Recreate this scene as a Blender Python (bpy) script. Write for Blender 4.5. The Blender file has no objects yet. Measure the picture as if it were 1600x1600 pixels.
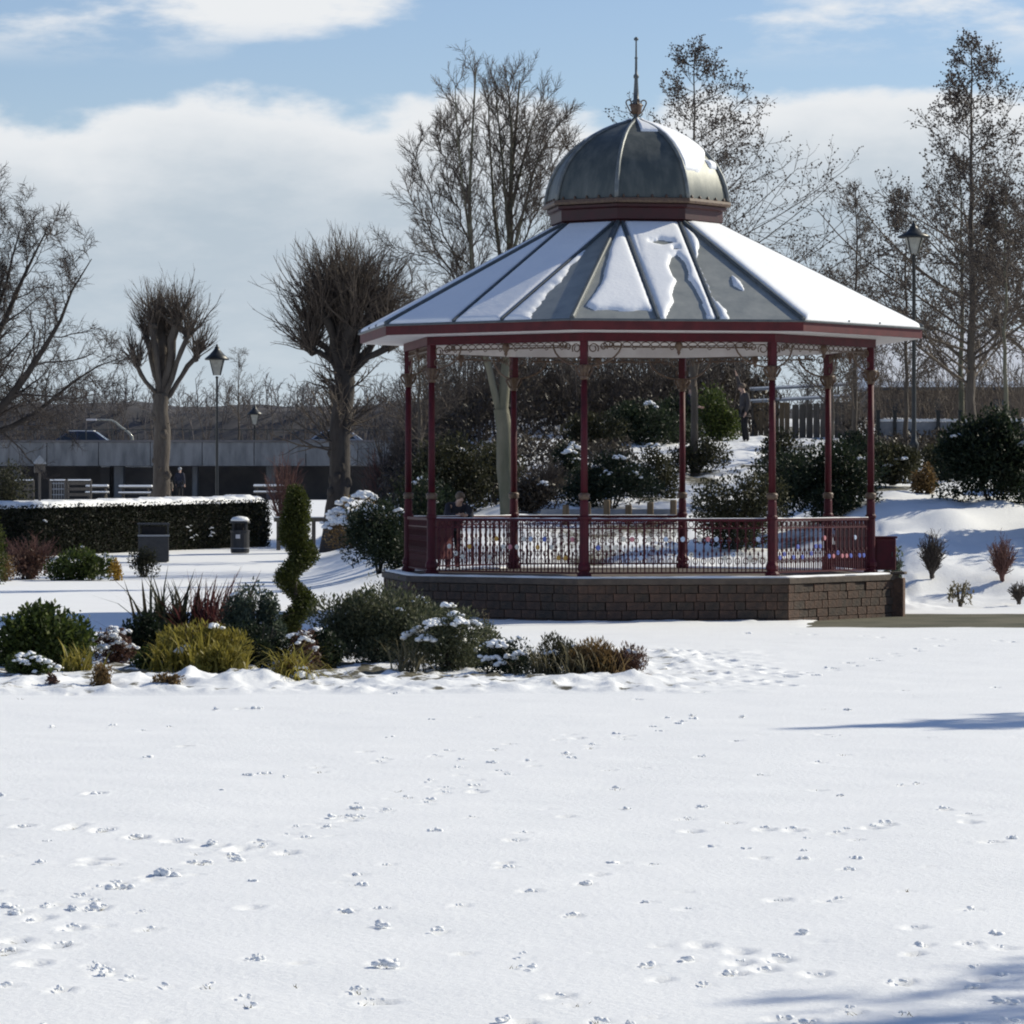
import bpy, bmesh, math, random
import numpy as np
from mathutils import Vector, Matrix, noise as mnoise

# ------------------------------------------------------------------ camera, sky, sun
scene = bpy.context.scene
COL = scene.collection
F, HY, CZ = 6000.0, 759.0, 2.46            # focal length in photo pixels, horizon row, eye height
cam_d = bpy.data.cameras.new('camera'); cam = bpy.data.objects.new('camera', cam_d); COL.objects.link(cam)
cam.location = (0, 0, CZ); cam.rotation_euler = (math.radians(90), 0, 0)
cam_d.sensor_width = 36; cam_d.lens = F/1600*36; cam_d.shift_y = -(800-HY)/1600
cam_d.clip_start = 0.5; cam_d.clip_end = 9000
scene.camera = cam
SUN_A, SUN_E = math.radians(119), math.radians(32)      # azimuth from "towards camera" clockwise to the right, elevation
SD = Vector((math.sin(SUN_A)*math.cos(SUN_E), -math.cos(SUN_A)*math.cos(SUN_E), math.sin(SUN_E)))
sun_d = bpy.data.lights.new('sun', 'SUN'); sun = bpy.data.objects.new('sun', sun_d); COL.objects.link(sun)
sun_d.energy = 4.6; sun_d.angle = math.radians(0.6); sun_d.color = (1.0, 0.93, 0.76)
sun.rotation_euler = SD.to_track_quat('Z', 'Y').to_euler(); sun.location = (40, 60, 60)
scene.view_settings.view_transform = 'Standard'; scene.view_settings.look = 'None'
scene.cycles.filter_width = 2.0
scene.view_settings.exposure = 0.07; scene.view_settings.gamma = 1.0
try: scene.view_settings.use_curve_mapping = False
except Exception: pass

world = bpy.data.worlds.new('World'); scene.world = world; world.use_nodes = True
def build_world():
    nt = world.node_tree; N = nt.nodes; L = nt.links; N.clear()
    out = N.new('ShaderNodeOutputWorld'); bg = N.new('ShaderNodeBackground'); bg.inputs[1].default_value = 1.0
    L.new(bg.outputs[0], out.inputs[0])
    sky = N.new('ShaderNodeTexSky'); sky.sky_type = 'NISHITA'; sky.sun_disc = False
    sky.sun_elevation = SUN_E; sky.sun_rotation = math.atan2(SD.x, SD.y); sky.dust_density = 0.0; sky.ozone_density = 3.0; sky.air_density = 1.0
    tc = N.new('ShaderNodeTexCoord'); sep = N.new('ShaderNodeSeparateXYZ'); L.new(tc.outputs['Generated'], sep.inputs[0])
    def math_(op, a, b=None, c=None, clamp=False):
        m = N.new('ShaderNodeMath'); m.operation = op; m.use_clamp = clamp
        for i, v in enumerate((a, b, c)):
            if v is None: continue
            if isinstance(v, (int, float)): m.inputs[i].default_value = v
            else: L.new(v, m.inputs[i])
        return m.outputs[0]
    def ramp01(v, lo, hi):
        m = N.new('ShaderNodeMapRange'); m.interpolation_type = 'SMOOTHSTEP'
        L.new(v, m.inputs[0]); m.inputs[1].default_value = lo; m.inputs[2].default_value = hi
        m.inputs[3].default_value = 0; m.inputs[4].default_value = 1
        return m.outputs[0]
    def noise(vec_scale, scale, detail, rough, off=(0,0,0)):
        mp = N.new('ShaderNodeMapping'); L.new(tc.outputs['Generated'], mp.inputs[0])
        mp.inputs['Scale'].default_value = vec_scale; mp.inputs['Location'].default_value = off
        n = N.new('ShaderNodeTexNoise'); n.inputs['Scale'].default_value = scale; n.inputs['Detail'].default_value = detail
        n.inputs['Roughness'].default_value = rough; L.new(mp.outputs[0], n.inputs['Vector']); return n.outputs['Fac']
    def mix(f, a, b):
        m = N.new('ShaderNodeMix'); m.data_type = 'RGBA'
        L.new(f, m.inputs[0])
        for s, v in ((m.inputs[6], a), (m.inputs[7], b)):
            if isinstance(v, tuple): s.default_value = v+(1,)
            else: L.new(v, s)
        return m.outputs[2]
    z = sep.outputs[2]
    sc = N.new('ShaderNodeVectorMath'); sc.operation = 'MULTIPLY'; L.new(sky.outputs[0], sc.inputs[0]); sc.inputs[1].default_value = (SKYK, SKYK*.95, SKYK*1.03)
    n_edge = noise((1, 1, 2.2), 26, 6, .55, (3.1, .2, .4)); n_big = noise((1, 1, 1.5), 9, 3, .5, (1.3, 2.0, 0))
    n_in = noise((1, 1, 3.0), 34, 6, .6, (7.0, 1.0, 2.0))
    # low cloud bank right round the horizon
    top = math_('ADD', math_('MULTIPLY', math_('SUBTRACT', n_edge, .5), .030), math_('MULTIPLY', math_('SUBTRACT', n_big, .5), .030))
    h = math_('SUBTRACT', math_('ADD', .0985, top), z)            # >0 inside the bank, height below its top
    bank = ramp01(h, -.002, .0045)
    shade = ramp01(h, .000, .032)
    pale = ramp01(z, .055, .005)
    body = mix(shade, (.80, .82, .84), (.47, .55, .625))
    n_c = ramp01(n_in, .35, .72)
    body2 = mix(math_('MULTIPLY', n_c, .26), body, (.76, .79, .82))
    body3 = mix(math_('MULTIPLY', pale, .6), body2, (.56, .645, .70))
    # scattered higher clouds
    n_hi = noise((1, 1, 3.4), 10, 7, .58, (.14, .9, .3))
    hi = math_('MULTIPLY', ramp01(n_hi, .505, .64), ramp01(z, .106, .121))
    hi = math_('MULTIPLY', hi, math_('SUBTRACT', 1.0, math_('MULTIPLY', ramp01(z, .14, .30), .9)))
    c1 = mix(hi, sc.outputs[0], (.80, .82, .84))
    c2 = mix(bank, c1, body3)
    # below the horizon: snow-covered land
    c3 = mix(ramp01(z, 0.0, -.004), c2, (.35, .38, .42))
    L.new(c3, bg.inputs[0])
SKYK = 0.098
build_world()

# ------------------------------------------------------------------ helpers
PI = math.pi
def at(px, py, D): return Vector(((px-800)/F*D, D, CZ+(HY-py)/F*D))
def px2x(px, D): return (px-800)/F*D
def tag(o, label=None, cat=None, group=None, kind=None):
    if label: o['label'] = label
    if cat: o['category'] = cat
    if group: o['group'] = group
    if kind: o['kind'] = kind
    return o
def link(o, parent=None):
    COL.objects.link(o)
    if parent is not None: o.parent = parent
    return o
def empty(name, loc=(0,0,0), rz=0, label=None, cat=None, group=None):
    o = bpy.data.objects.new(name, None); link(o); o.location = loc; o.rotation_euler = (0,0,rz); o.empty_display_size = .3
    return tag(o, label, cat, group)
def np_mesh(name, V, faces, mat, smooth=False, tint=None, bare=None):
    """faces: (n,3) or (n,4) array, or list of such arrays"""
    V = np.asarray(V, dtype=np.float32)
    if not isinstance(faces, list): faces = [faces]
    faces = [np.asarray(f, dtype=np.int32) for f in faces if len(f)]
    me = bpy.data.meshes.new(name)
    me.vertices.add(len(V)); me.vertices.foreach_set('co', V.ravel())
    idx = np.concatenate([f.ravel() for f in faces]); tot = np.concatenate([np.full(len(f), f.shape[1], np.int32) for f in faces])
    st = np.concatenate([[0], np.cumsum(tot)[:-1]]).astype(np.int32)
    me.loops.add(len(idx)); me.loops.foreach_set('vertex_index', idx)
    me.polygons.add(len(tot)); me.polygons.foreach_set('loop_start', st); me.polygons.foreach_set('loop_total', tot)
    me.update(calc_edges=True)
    if smooth: me.polygons.foreach_set('use_smooth', np.ones(len(tot), bool))
    for nm, a in (('tint', tint), ('bare', bare)):
        if a is not None:
            at_ = me.attributes.new(nm, 'FLOAT', 'POINT'); at_.data.foreach_set('value', np.asarray(a, np.float32))
    if mat: me.materials.append(mat)
    return me
def np_obj(name, V, faces, mat, parent=None, **k):
    o = bpy.data.objects.new(name, np_mesh(name, V, faces, mat, **k)); return link(o, parent)

class MB:
    """collects shapes, builds ONE mesh object"""
    def __init__(s): s.v = []; s.f = []
    def add(s, vs, fs):
        b = len(s.v); s.v += [tuple(v) for v in vs]; s.f += [tuple(i+b for i in f) for f in fs]; return s
    def box(s, c, d, rz=0, M=None, taper=1.0):
        x, y, z = d[0]/2, d[1]/2, d[2]/2; vs = []
        for k in (-1, 1):
            t = taper if k == 1 else 1
            for i, j in ((-1,-1), (1,-1), (1,1), (-1,1)):
                vs.append(Vector((i*x*t, j*y*t, k*z)))
        R = Matrix.Rotation(rz, 3, 'Z') if M is None else M
        vs = [R@v+Vector(c) for v in vs]
        return s.add(vs, [(3,2,1,0), (4,5,6,7), (0,1,5,4), (1,2,6,5), (2,3,7,6), (3,0,4,7)])
    def bar(s, a, b, w, h, up=(0,0,1)):
        a = Vector(a); b = Vector(b); d = (b-a).normalized(); u = Vector(up); sx = d.cross(u)
        if sx.length < 1e-4: sx = d.cross(Vector((1,0,0)))
        sx.normalize(); uz = sx.cross(d)
        vs = [p+sx*i*w/2+uz*j*h/2 for p in (a, b) for i, j in ((-1,-1), (1,-1), (1,1), (-1,1))]
        return s.add(vs, [(0,1,2,3), (7,6,5,4), (4,5,1,0), (5,6,2,1), (6,7,3,2), (7,4,0,3)])
    def tube(s, pts, r, n=6, closed=False):
        pts = [Vector(p) for p in pts]; k = len(pts); rs = r if isinstance(r, (list, tuple)) else [r]*k
        rings = []; prev = None
        for i, p in enumerate(pts):
            d = (pts[(i+1) % k] - pts[i-1]) if closed else (pts[min(i+1, k-1)]-pts[max(i-1, 0)])
            d.normalize()
            ref = prev if prev is not None else (Vector((0,0,1)) if abs(d.z) < .9 else Vector((1,0,0)))
            u = (ref-d*ref.dot(d));
            if u.length < 1e-5: u = d.orthogonal()
            u.normalize(); prev = u; w = d.cross(u)
            rings.append([p+(u*math.cos(2*PI*j/n)+w*math.sin(2*PI*j/n))*rs[i] for j in range(n)])
        vs = [v for r_ in rings for v in r_]; fs = []
        m = k if closed else k-1
        for i in range(m):
            a = i*n; b = ((i+1) % k)*n
            for j in range(n): fs.append((a+j, a+(j+1) % n, b+(j+1) % n, b+j))
        if not closed: fs.append(tuple(range(n-1, -1, -1))); fs.append(tuple((k-1)*n+j for j in range(n)))
        return s.add(vs, fs)
    def lathe(s, prof, n=12, c=(0,0,0), a0=0):
        c = Vector(c); vs = []; k = len(prof); fs = []
        for r, z in prof:
            for j in range(n): vs.append(c+Vector((r*math.cos(a0+2*PI*j/n), r*math.sin(a0+2*PI*j/n), z)))
        for i in range(k-1):
            for j in range(n): fs.append((i*n+j, i*n+(j+1) % n, (i+1)*n+(j+1) % n, (i+1)*n+j))
        fs.append(tuple(range(n-1, -1, -1))); fs.append(tuple((k-1)*n+j for j in range(n)))
        return s.add(vs, fs)
    def prism(s, poly, h0, h1, fn=None):
        """poly: list of (x,y); extruded between h0,h1; fn maps (x,y,h)->Vector"""
        fn = fn or (lambda x, y, h: Vector((x, y, h))); n = len(poly)
        vs = [fn(x, y, h0) for x, y in poly]+[fn(x, y, h1) for x, y in poly]
        fs = [tuple(range(n-1, -1, -1)), tuple(range(n, 2*n))]+[(i, (i+1) % n, n+(i+1) % n, n+i) for i in range(n)]
        return s.add(vs, fs)
    def ico(s, c, r, seed=0, sub=1, jit=.15, flat=1.0):
        bm = bmesh.new(); bmesh.ops.create_icosphere(bm, subdivisions=sub, radius=1)
        rr = random.Random(seed); vs = []
        for v in bm.verts:
            k = 1+rr.uniform(-jit, jit); vs.append(Vector(c)+Vector((v.co.x*r[0]*k, v.co.y*r[1]*k, v.co.z*r[2]*k*(flat if v.co.z < 0 else 1))))
        fs = [tuple(v.index for v in f.verts) for f in bm.faces]; bm.free(); return s.add(vs, fs)
    def mesh(s, name, mat, smooth=False, bevel=0):
        me = bpy.data.meshes.new(name); me.from_pydata([tuple(v) for v in s.v], [], s.f)
        bm = bmesh.new(); bm.from_mesh(me); bmesh.ops.recalc_face_normals(bm, faces=bm.faces)
        if bevel: bmesh.ops.bevel(bm, geom=bm.edges[:], offset=bevel, segments=1, affect='EDGES')
        bm.to_mesh(me); bm.free()
        if smooth: me.polygons.foreach_set('use_smooth', [True]*len(me.polygons))
        if mat: me.materials.append(mat)
        return me
    def build(s, name, mat, parent=None, smooth=False, bevel=0):
        return link(bpy.data.objects.new(name, s.mesh(name, mat, smooth, bevel)), parent)

def copy_tree(o, parent=None):
    c = o.copy(); link(c)
    if parent is not None: c.parent = parent
    for ch in list(o.children): copy_tree(ch, c)
    return c

# ------------------------------------------------------------------ materials
def material(name, col, col2=None, rough=.7, scale=6, lo=.35, hi=.65, bump=0, bscale=None, metal=0, spec=.4, stretch=(1,1,1), tint=None, coat=0, trans=0):
    m = bpy.data.materials.new(name); m.use_nodes = True; nt = m.node_tree; N = nt.nodes; L = nt.links
    b = N['Principled BSDF']; b.inputs['Roughness'].default_value = rough; b.inputs['Metallic'].default_value = metal
    b.inputs['Specular IOR Level'].default_value = spec; b.inputs['Base Color'].default_value = tuple(col)+(1,)
    if coat: b.inputs['Coat Weight'].default_value = coat
    tc = N.new('ShaderNodeTexCoord'); mp = N.new('ShaderNodeMapping'); L.new(tc.outputs['Object'], mp.inputs[0]); mp.inputs['Scale'].default_value = stretch
    src = None
    if col2 is not None:
        n = N.new('ShaderNodeTexNoise'); n.inputs['Scale'].default_value = scale; n.inputs['Detail'].default_value = 6; n.inputs['Roughness'].default_value = .6
        L.new(mp.outputs[0], n.inputs['Vector'])
        r = N.new('ShaderNodeMapRange'); L.new(n.outputs['Fac'], r.inputs[0]); r.inputs[1].default_value = lo; r.inputs[2].default_value = hi
        mx = N.new('ShaderNodeMix'); mx.data_type = 'RGBA'; L.new(r.outputs[0], mx.inputs[0])
        mx.inputs[6].default_value = tuple(col)+(1,); mx.inputs[7].default_value = tuple(col2)+(1,); src = mx.outputs[2]
    if tint is not None:                                    # per-leaf natural colour variation
        a = N.new('ShaderNodeAttribute'); a.attribute_name = 'tint'
        cr = N.new('ShaderNodeValToRGB'); L.new(a.outputs['Fac'], cr.inputs[0])
        e = cr.color_ramp.elements
        while len(e) < len(tint): e.new(.5)
        for i, c in enumerate(tint): e[i].position = i/(len(tint)-1); e[i].color = tuple(c)+(1,)
        src = cr.outputs[0]
    if src is not None: L.new(src, b.inputs['Base Color'])
    if trans:
        b.inputs['Transmission Weight'].default_value = 0
        t = N.new('ShaderNodeBsdfTranslucent'); ms = N.new('ShaderNodeMixShader'); ms.inputs[0].default_value = trans
        if src is not None: L.new(src, t.inputs[0])
        else: t.inputs[0].default_value = tuple(col)+(1,)
        L.new(b.outputs[0], ms.inputs[1]); L.new(t.outputs[0], ms.inputs[2]); L.new(ms.outputs[0], N['Material Output'].inputs[0])
    if bump:
        n2 = N.new('ShaderNodeTexNoise'); n2.inputs['Scale'].default_value = bscale or scale*4; n2.inputs['Detail'].default_value = 5
        L.new(mp.outputs[0], n2.inputs['Vector'])
        bp = N.new('ShaderNodeBump'); bp.inputs['Strength'].default_value = bump; bp.inputs['Distance'].default_value = .05
        L.new(n2.outputs['Fac'], bp.inputs['Height']); L.new(bp.outputs[0], b.inputs['Normal'])
    return m
M = {}
M['snow'] = material('snow', (.87, .88, .89), (.90, .91, .915), .65, 3, bump=.25, bscale=24, spec=.25)
M['snow_roof'] = material('roof_snow', (.87, .885, .91), (.91, .92, .935), .6, 2, bump=.12, bscale=14, spec=.25)
M['red'] = material('maroon_paint', (.078, .0065, .014), (.050, .006, .011), .6, 5, bump=.05, spec=.28)
M['drum'] = material('dark_maroon_paint', (.050, .009, .012), (.035, .010, .010), .5, 5)
M['redbright'] = material('oxide_red_paint', (.105, .016, .019), (.070, .012, .015), .6, 4, spec=.3)  # brighter red than the column maroon
M['gold'] = material('worn_gilt_paint', (.13, .085, .050), (.075, .040, .030), .55, 18, spec=.5)
M['white'] = material('off_white_paint', (.68, .66, .66), (.58, .55, .55), .6, 3)
M['lead'] = material('weathered_zinc', (.25, .265, .25), (.37, .375, .34), .48, 3.0, .3, .7, bump=.08, bscale=9, spec=.6, stretch=(1,1,.45), metal=.25)
M['dome'] = material('dome_copper_sheet', (.066, .078, .075), (.14, .148, .132), .5, 2.6, .42, .74, bump=.08, bscale=9, spec=.5, stretch=(1.6,1.6,.35), metal=.2)
M['rib'] = material('lead_rib', (.20, .215, .21), (.12, .135, .14), .45, 7, spec=.5, metal=.2)
M['ribdark'] = material('dark_lead_seam', (.06, .075, .085), (.10, .115, .125), .5, 7, spec=.4)
M['stone'] = material('brown_sandstone', (.120, .072, .050), (.055, .040, .032), .9, 4, .35, .65, bump=.5, bscale=30)
M['stone2'] = material('grey_sandstone', (.108, .072, .052), (.050, .040, .032), .9, 4, .35, .65, bump=.5, bscale=30)
M['stone3'] = material('tan_sandstone', (.140, .080, .054), (.070, .047, .036), .9, 4, .35, .65, bump=.5, bscale=30)
M['mortar'] = material('mortar', (.075, .054, .042), (.052, .040, .033), .95, 20)
M['coping'] = material('coping_stone', (.115, .09, .07), (.075, .06, .05), .9, 6, bump=.3)
M['hip'] = material('lead_hip', (.10, .115, .12), (.065, .078, .085), .5, 7, spec=.45)
M['iron'] = material('black_iron', (.014, .017, .018), (.022, .025, .025), .45, 8, spec=.5)
M['lampglass'] = material('lamp_glass', (.42, .42, .36), (.30, .30, .27), .2, 6, spec=.6)
M['bark'] = material('bark', (.070, .056, .045), (.115, .098, .080), .9, 5, bump=.6, bscale=22, stretch=(1,1,.3))
M['barkgreen'] = material('green_grey_bark', (.115, .115, .075), (.19, .175, .125), .9, 3, bump=.5, bscale=20, stretch=(1,1,.3))
M['barkdark'] = material('dark_bark', (.036, .030, .026), (.065, .055, .047), .9, 5, bump=.6, bscale=22, stretch=(1,1,.3))
M['twig'] = material('twigs', (.085, .068, .055), (.12, .095, .075), .85, 2)
M['twigdark'] = material('dark_twigs', (.055, .045, .040), (.085, .068, .058), .85, 2)
M['twigred'] = material('red_brown_twigs', (.13, .065, .055), (.17, .085, .07), .85, 3)
M['cone'] = material('alder_cones', (.050, .040, .036), (.085, .066, .056), .85, 3)
M['path'] = material('path_tarmac', (.060, .060, .036), (.135, .125, .085), .95, .8, bump=.3, bscale=30)
M['concrete'] = material('bridge_concrete', (.105, .11, .115), (.205, .21, .215), .85, 1.6, .3, .62, stretch=(1.4,1,.35))
M['concrete_dark'] = material('stained_concrete', (.10, .10, .105), (.16, .15, .15), .9, .8)
M['brick'] = material('brown_brick', (.125, .095, .072), (.17, .13, .10), .9, 1.5, stretch=(1,1,4))
M['slate'] = material('dark_fascia', (.035, .037, .042), (.05, .05, .055), .6, 2)
M['timber'] = material('timber', (.20, .145, .085), (.13, .095, .06), .85, 4, stretch=(4,4,.6))
M['timberdark'] = material('weathered_timber', (.085, .075, .062), (.12, .105, .09), .85, 4, stretch=(4,4,.6))
M['carpaint'] = material('silver_car_paint', (.34, .36, .40), (.38, .40, .44), .3, 3, spec=.6, coat=.6)
M['carpaint_dark'] = material('navy_car_paint', (.02, .022, .05), (.028, .03, .06), .3, 3, spec=.6, coat=.6)
M['glass'] = material('dark_glass', (.02, .025, .03), None, .12, spec=.7)
M['rubber'] = material('rubber', (.015, .015, .016), None, .8)
M['chrome'] = material('wheel_metal', (.45, .45, .46), None, .35, metal=.8)
M['skin'] = material('skin', (.46, .30, .23), (.50, .33, .26), .55, 8)
M['hair'] = material('hair', (.10, .075, .055), (.16, .12, .09), .7, 30)
M['navy'] = material('navy_cloth', (.018, .020, .032), (.028, .030, .045), .9, 12)
M['greycloth'] = material('charcoal_cloth', (.055, .048, .050), (.075, .068, .068), .9, 12)
M['blackcloth'] = material('black_cloth', (.012, .012, .014), (.02, .02, .022), .9, 12)
M['paleknit'] = material('pale_knit', (.62, .62, .48), (.52, .52, .40), .9, 30)
M['bin'] = material('bin_plastic', (.020, .021, .024), (.032, .033, .036), .5, 6)
M['grit'] = material('steel_grey', (.22, .235, .25), (.28, .29, .31), .55, 5)
def leafmat(name, *cols, rough=.55, trans=.36, spec=.3): M[name] = material(name, cols[0], None, rough, tint=cols, trans=trans, spec=spec)
leafmat('leaf_dark', (.010, .018, .010), (.022, .034, .017), (.040, .052, .026))
leafmat('leaf_olive', (.022, .024, .013), (.045, .046, .023), (.080, .076, .036))
leafmat('leaf_green', (.018, .030, .010), (.055, .080, .018), (.15, .18, .04))
leafmat('leaf_grey', (.038, .050, .027), (.085, .096, .052), (.20, .195, .115))
leafmat('leaf_yellow', (.12, .105, .020), (.27, .23, .045), (.44, .37, .09))
leafmat('leaf_gold', (.22, .12, .02), (.36, .22, .03), (.46, .32, .06))
leafmat('leaf_phormium', (.020, .026, .014), (.040, .045, .024), (.075, .035, .032))
leafmat('leaf_bronze', (.075, .024, .026), (.120, .040, .040), (.16, .085, .07))
leafmat('leaf_topiary', (.022, .030, .007), (.048, .060, .012), (.10, .11, .022))
leafmat('leaf_hedge', (.009, .012, .006), (.017, .021, .010), (.032, .033, .015), trans=.1)
leafmat('leaf_brown', (.095, .058, .026), (.18, .115, .048), (.29, .20, .085))
leafmat('leaf_russet', (.060, .030, .024), (.105, .055, .042), (.16, .10, .07))
leafmat('leaf_teal', (.032, .050, .036), (.072, .096, .068), (.15, .18, .12))
leafmat('leaf_bramble', (.020, .015, .011), (.042, .033, .023), (.075, .058, .040), trans=.1)
leafmat('leaf_tuft', (.10, .085, .045), (.16, .14, .08), (.23, .20, .12))
def ground_material():
    m = bpy.data.materials.new('snow_ground'); m.use_nodes = True; nt = m.node_tree; N = nt.nodes; L = nt.links; b = N['Principled BSDF']
    b.inputs['Roughness'].default_value = .65; b.inputs['Specular IOR Level'].default_value = .25
    tc = N.new('ShaderNodeTexCoord')
    def nz(s, d=6, r=.6):
        n = N.new('ShaderNodeTexNoise'); n.inputs['Scale'].default_value = s; n.inputs['Detail'].default_value = d; n.inputs['Roughness'].default_value = r
        L.new(tc.outputs['Object'], n.inputs['Vector']); return n.outputs['Fac']
    def rng(v, a, b_, c=0, d=1):
        r = N.new('ShaderNodeMapRange'); L.new(v, r.inputs[0]); r.inputs[1].default_value = a; r.inputs[2].default_value = b_; r.inputs[3].default_value = c; r.inputs[4].default_value = d; return r.outputs[0]
    def mix(f, a, b_):
        x = N.new('ShaderNodeMix'); x.data_type = 'RGBA'; L.new(f, x.inputs[0])
        for s, v in ((x.inputs[6], a), (x.inputs[7], b_)):
            if isinstance(v, tuple): s.default_value = v+(1,)
            else: L.new(v, s)
        return x.outputs[2]
    a = N.new('ShaderNodeAttribute'); a.attribute_name = 'bare'
    sn = mix(rng(nz(.9), .3, .7), (.865, .875, .88), (.91, .917, .92))
    soil = mix(rng(nz(14), .35, .65), (.075, .066, .040), (.15, .135, .09))
    ad = N.new('ShaderNodeMath'); ad.operation = 'ADD'; L.new(a.outputs['Fac'], ad.inputs[0]); L.new(rng(nz(9, 7, .7), 0, 1, -.5, .5), ad.inputs[1])
    f = rng(ad.outputs[0], .42, .66)
    L.new(mix(f, sn, soil), b.inputs['Base Color'])
    bp = N.new('ShaderNodeBump'); bp.inputs['Strength'].default_value = .35; bp.inputs['Distance'].default_value = .03; L.new(nz(16, 8, .65), bp.inputs['Height'])
    L.new(bp.outputs[0], b.inputs['Normal'])
    return m
M['ground'] = ground_material()

# ------------------------------------------------------------------ terrain
def sst(a, b, x):
    t = np.clip((np.asarray(x, float)-a)/(b-a), 0, 1); return t*t*(3-2*t)
def hash2(ix, iy, s):
    n = (ix.astype(np.int64)*374761393+iy.astype(np.int64)*668265263+s*982451653) & 0x7fffffff
    n = ((n ^ (n >> 13))*1274126177) & 0x7fffffff
    return ((n ^ (n >> 16)) & 0xffff)/65535.0
def vnoise(x, y, s=0):
    ix = np.floor(x); iy = np.floor(y); fx = x-ix; fy = y-iy; fx = fx*fx*(3-2*fx); fy = fy*fy*(3-2*fy)
    a = hash2(ix, iy, s); b = hash2(ix+1, iy, s); c = hash2(ix, iy+1, s); d = hash2(ix+1, iy+1, s)
    return (a*(1-fx)+b*fx)*(1-fy)+(c*(1-fx)+d*fx)*fy
def fbm(x, y, o=4, s=0):
    r = 0; a = .5
    for i in range(o): r = r+a*(vnoise(x*2**i, y*2**i, s+i)-.5); a *= .5
    return r
def terr(x, y):
    x = np.asarray(x, float); y = np.asarray(y, float)
    m = sst(-5.5, 1.0, x+ (y-80)*.02)
    h = m*(2.0*sst(77.5, 98, y)*.9+2.1*sst(94, 130, y)+1.1*sst(128, 148, y))
    h = h+sst(6.2, 9.0, x)*.75*sst(77.0, 85.5, y)*sst(112, 96, y)
    left = (1-m)*(.35*sst(100, 135, y)+1.3*sst(138, 200, y))
    return h+left+0.0*x
def gz(x, y): return float(terr(x, y))
def on(px, D, dz=0): x = px2x(px, D); return Vector((x, D, gz(x, D)+dz))

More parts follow.
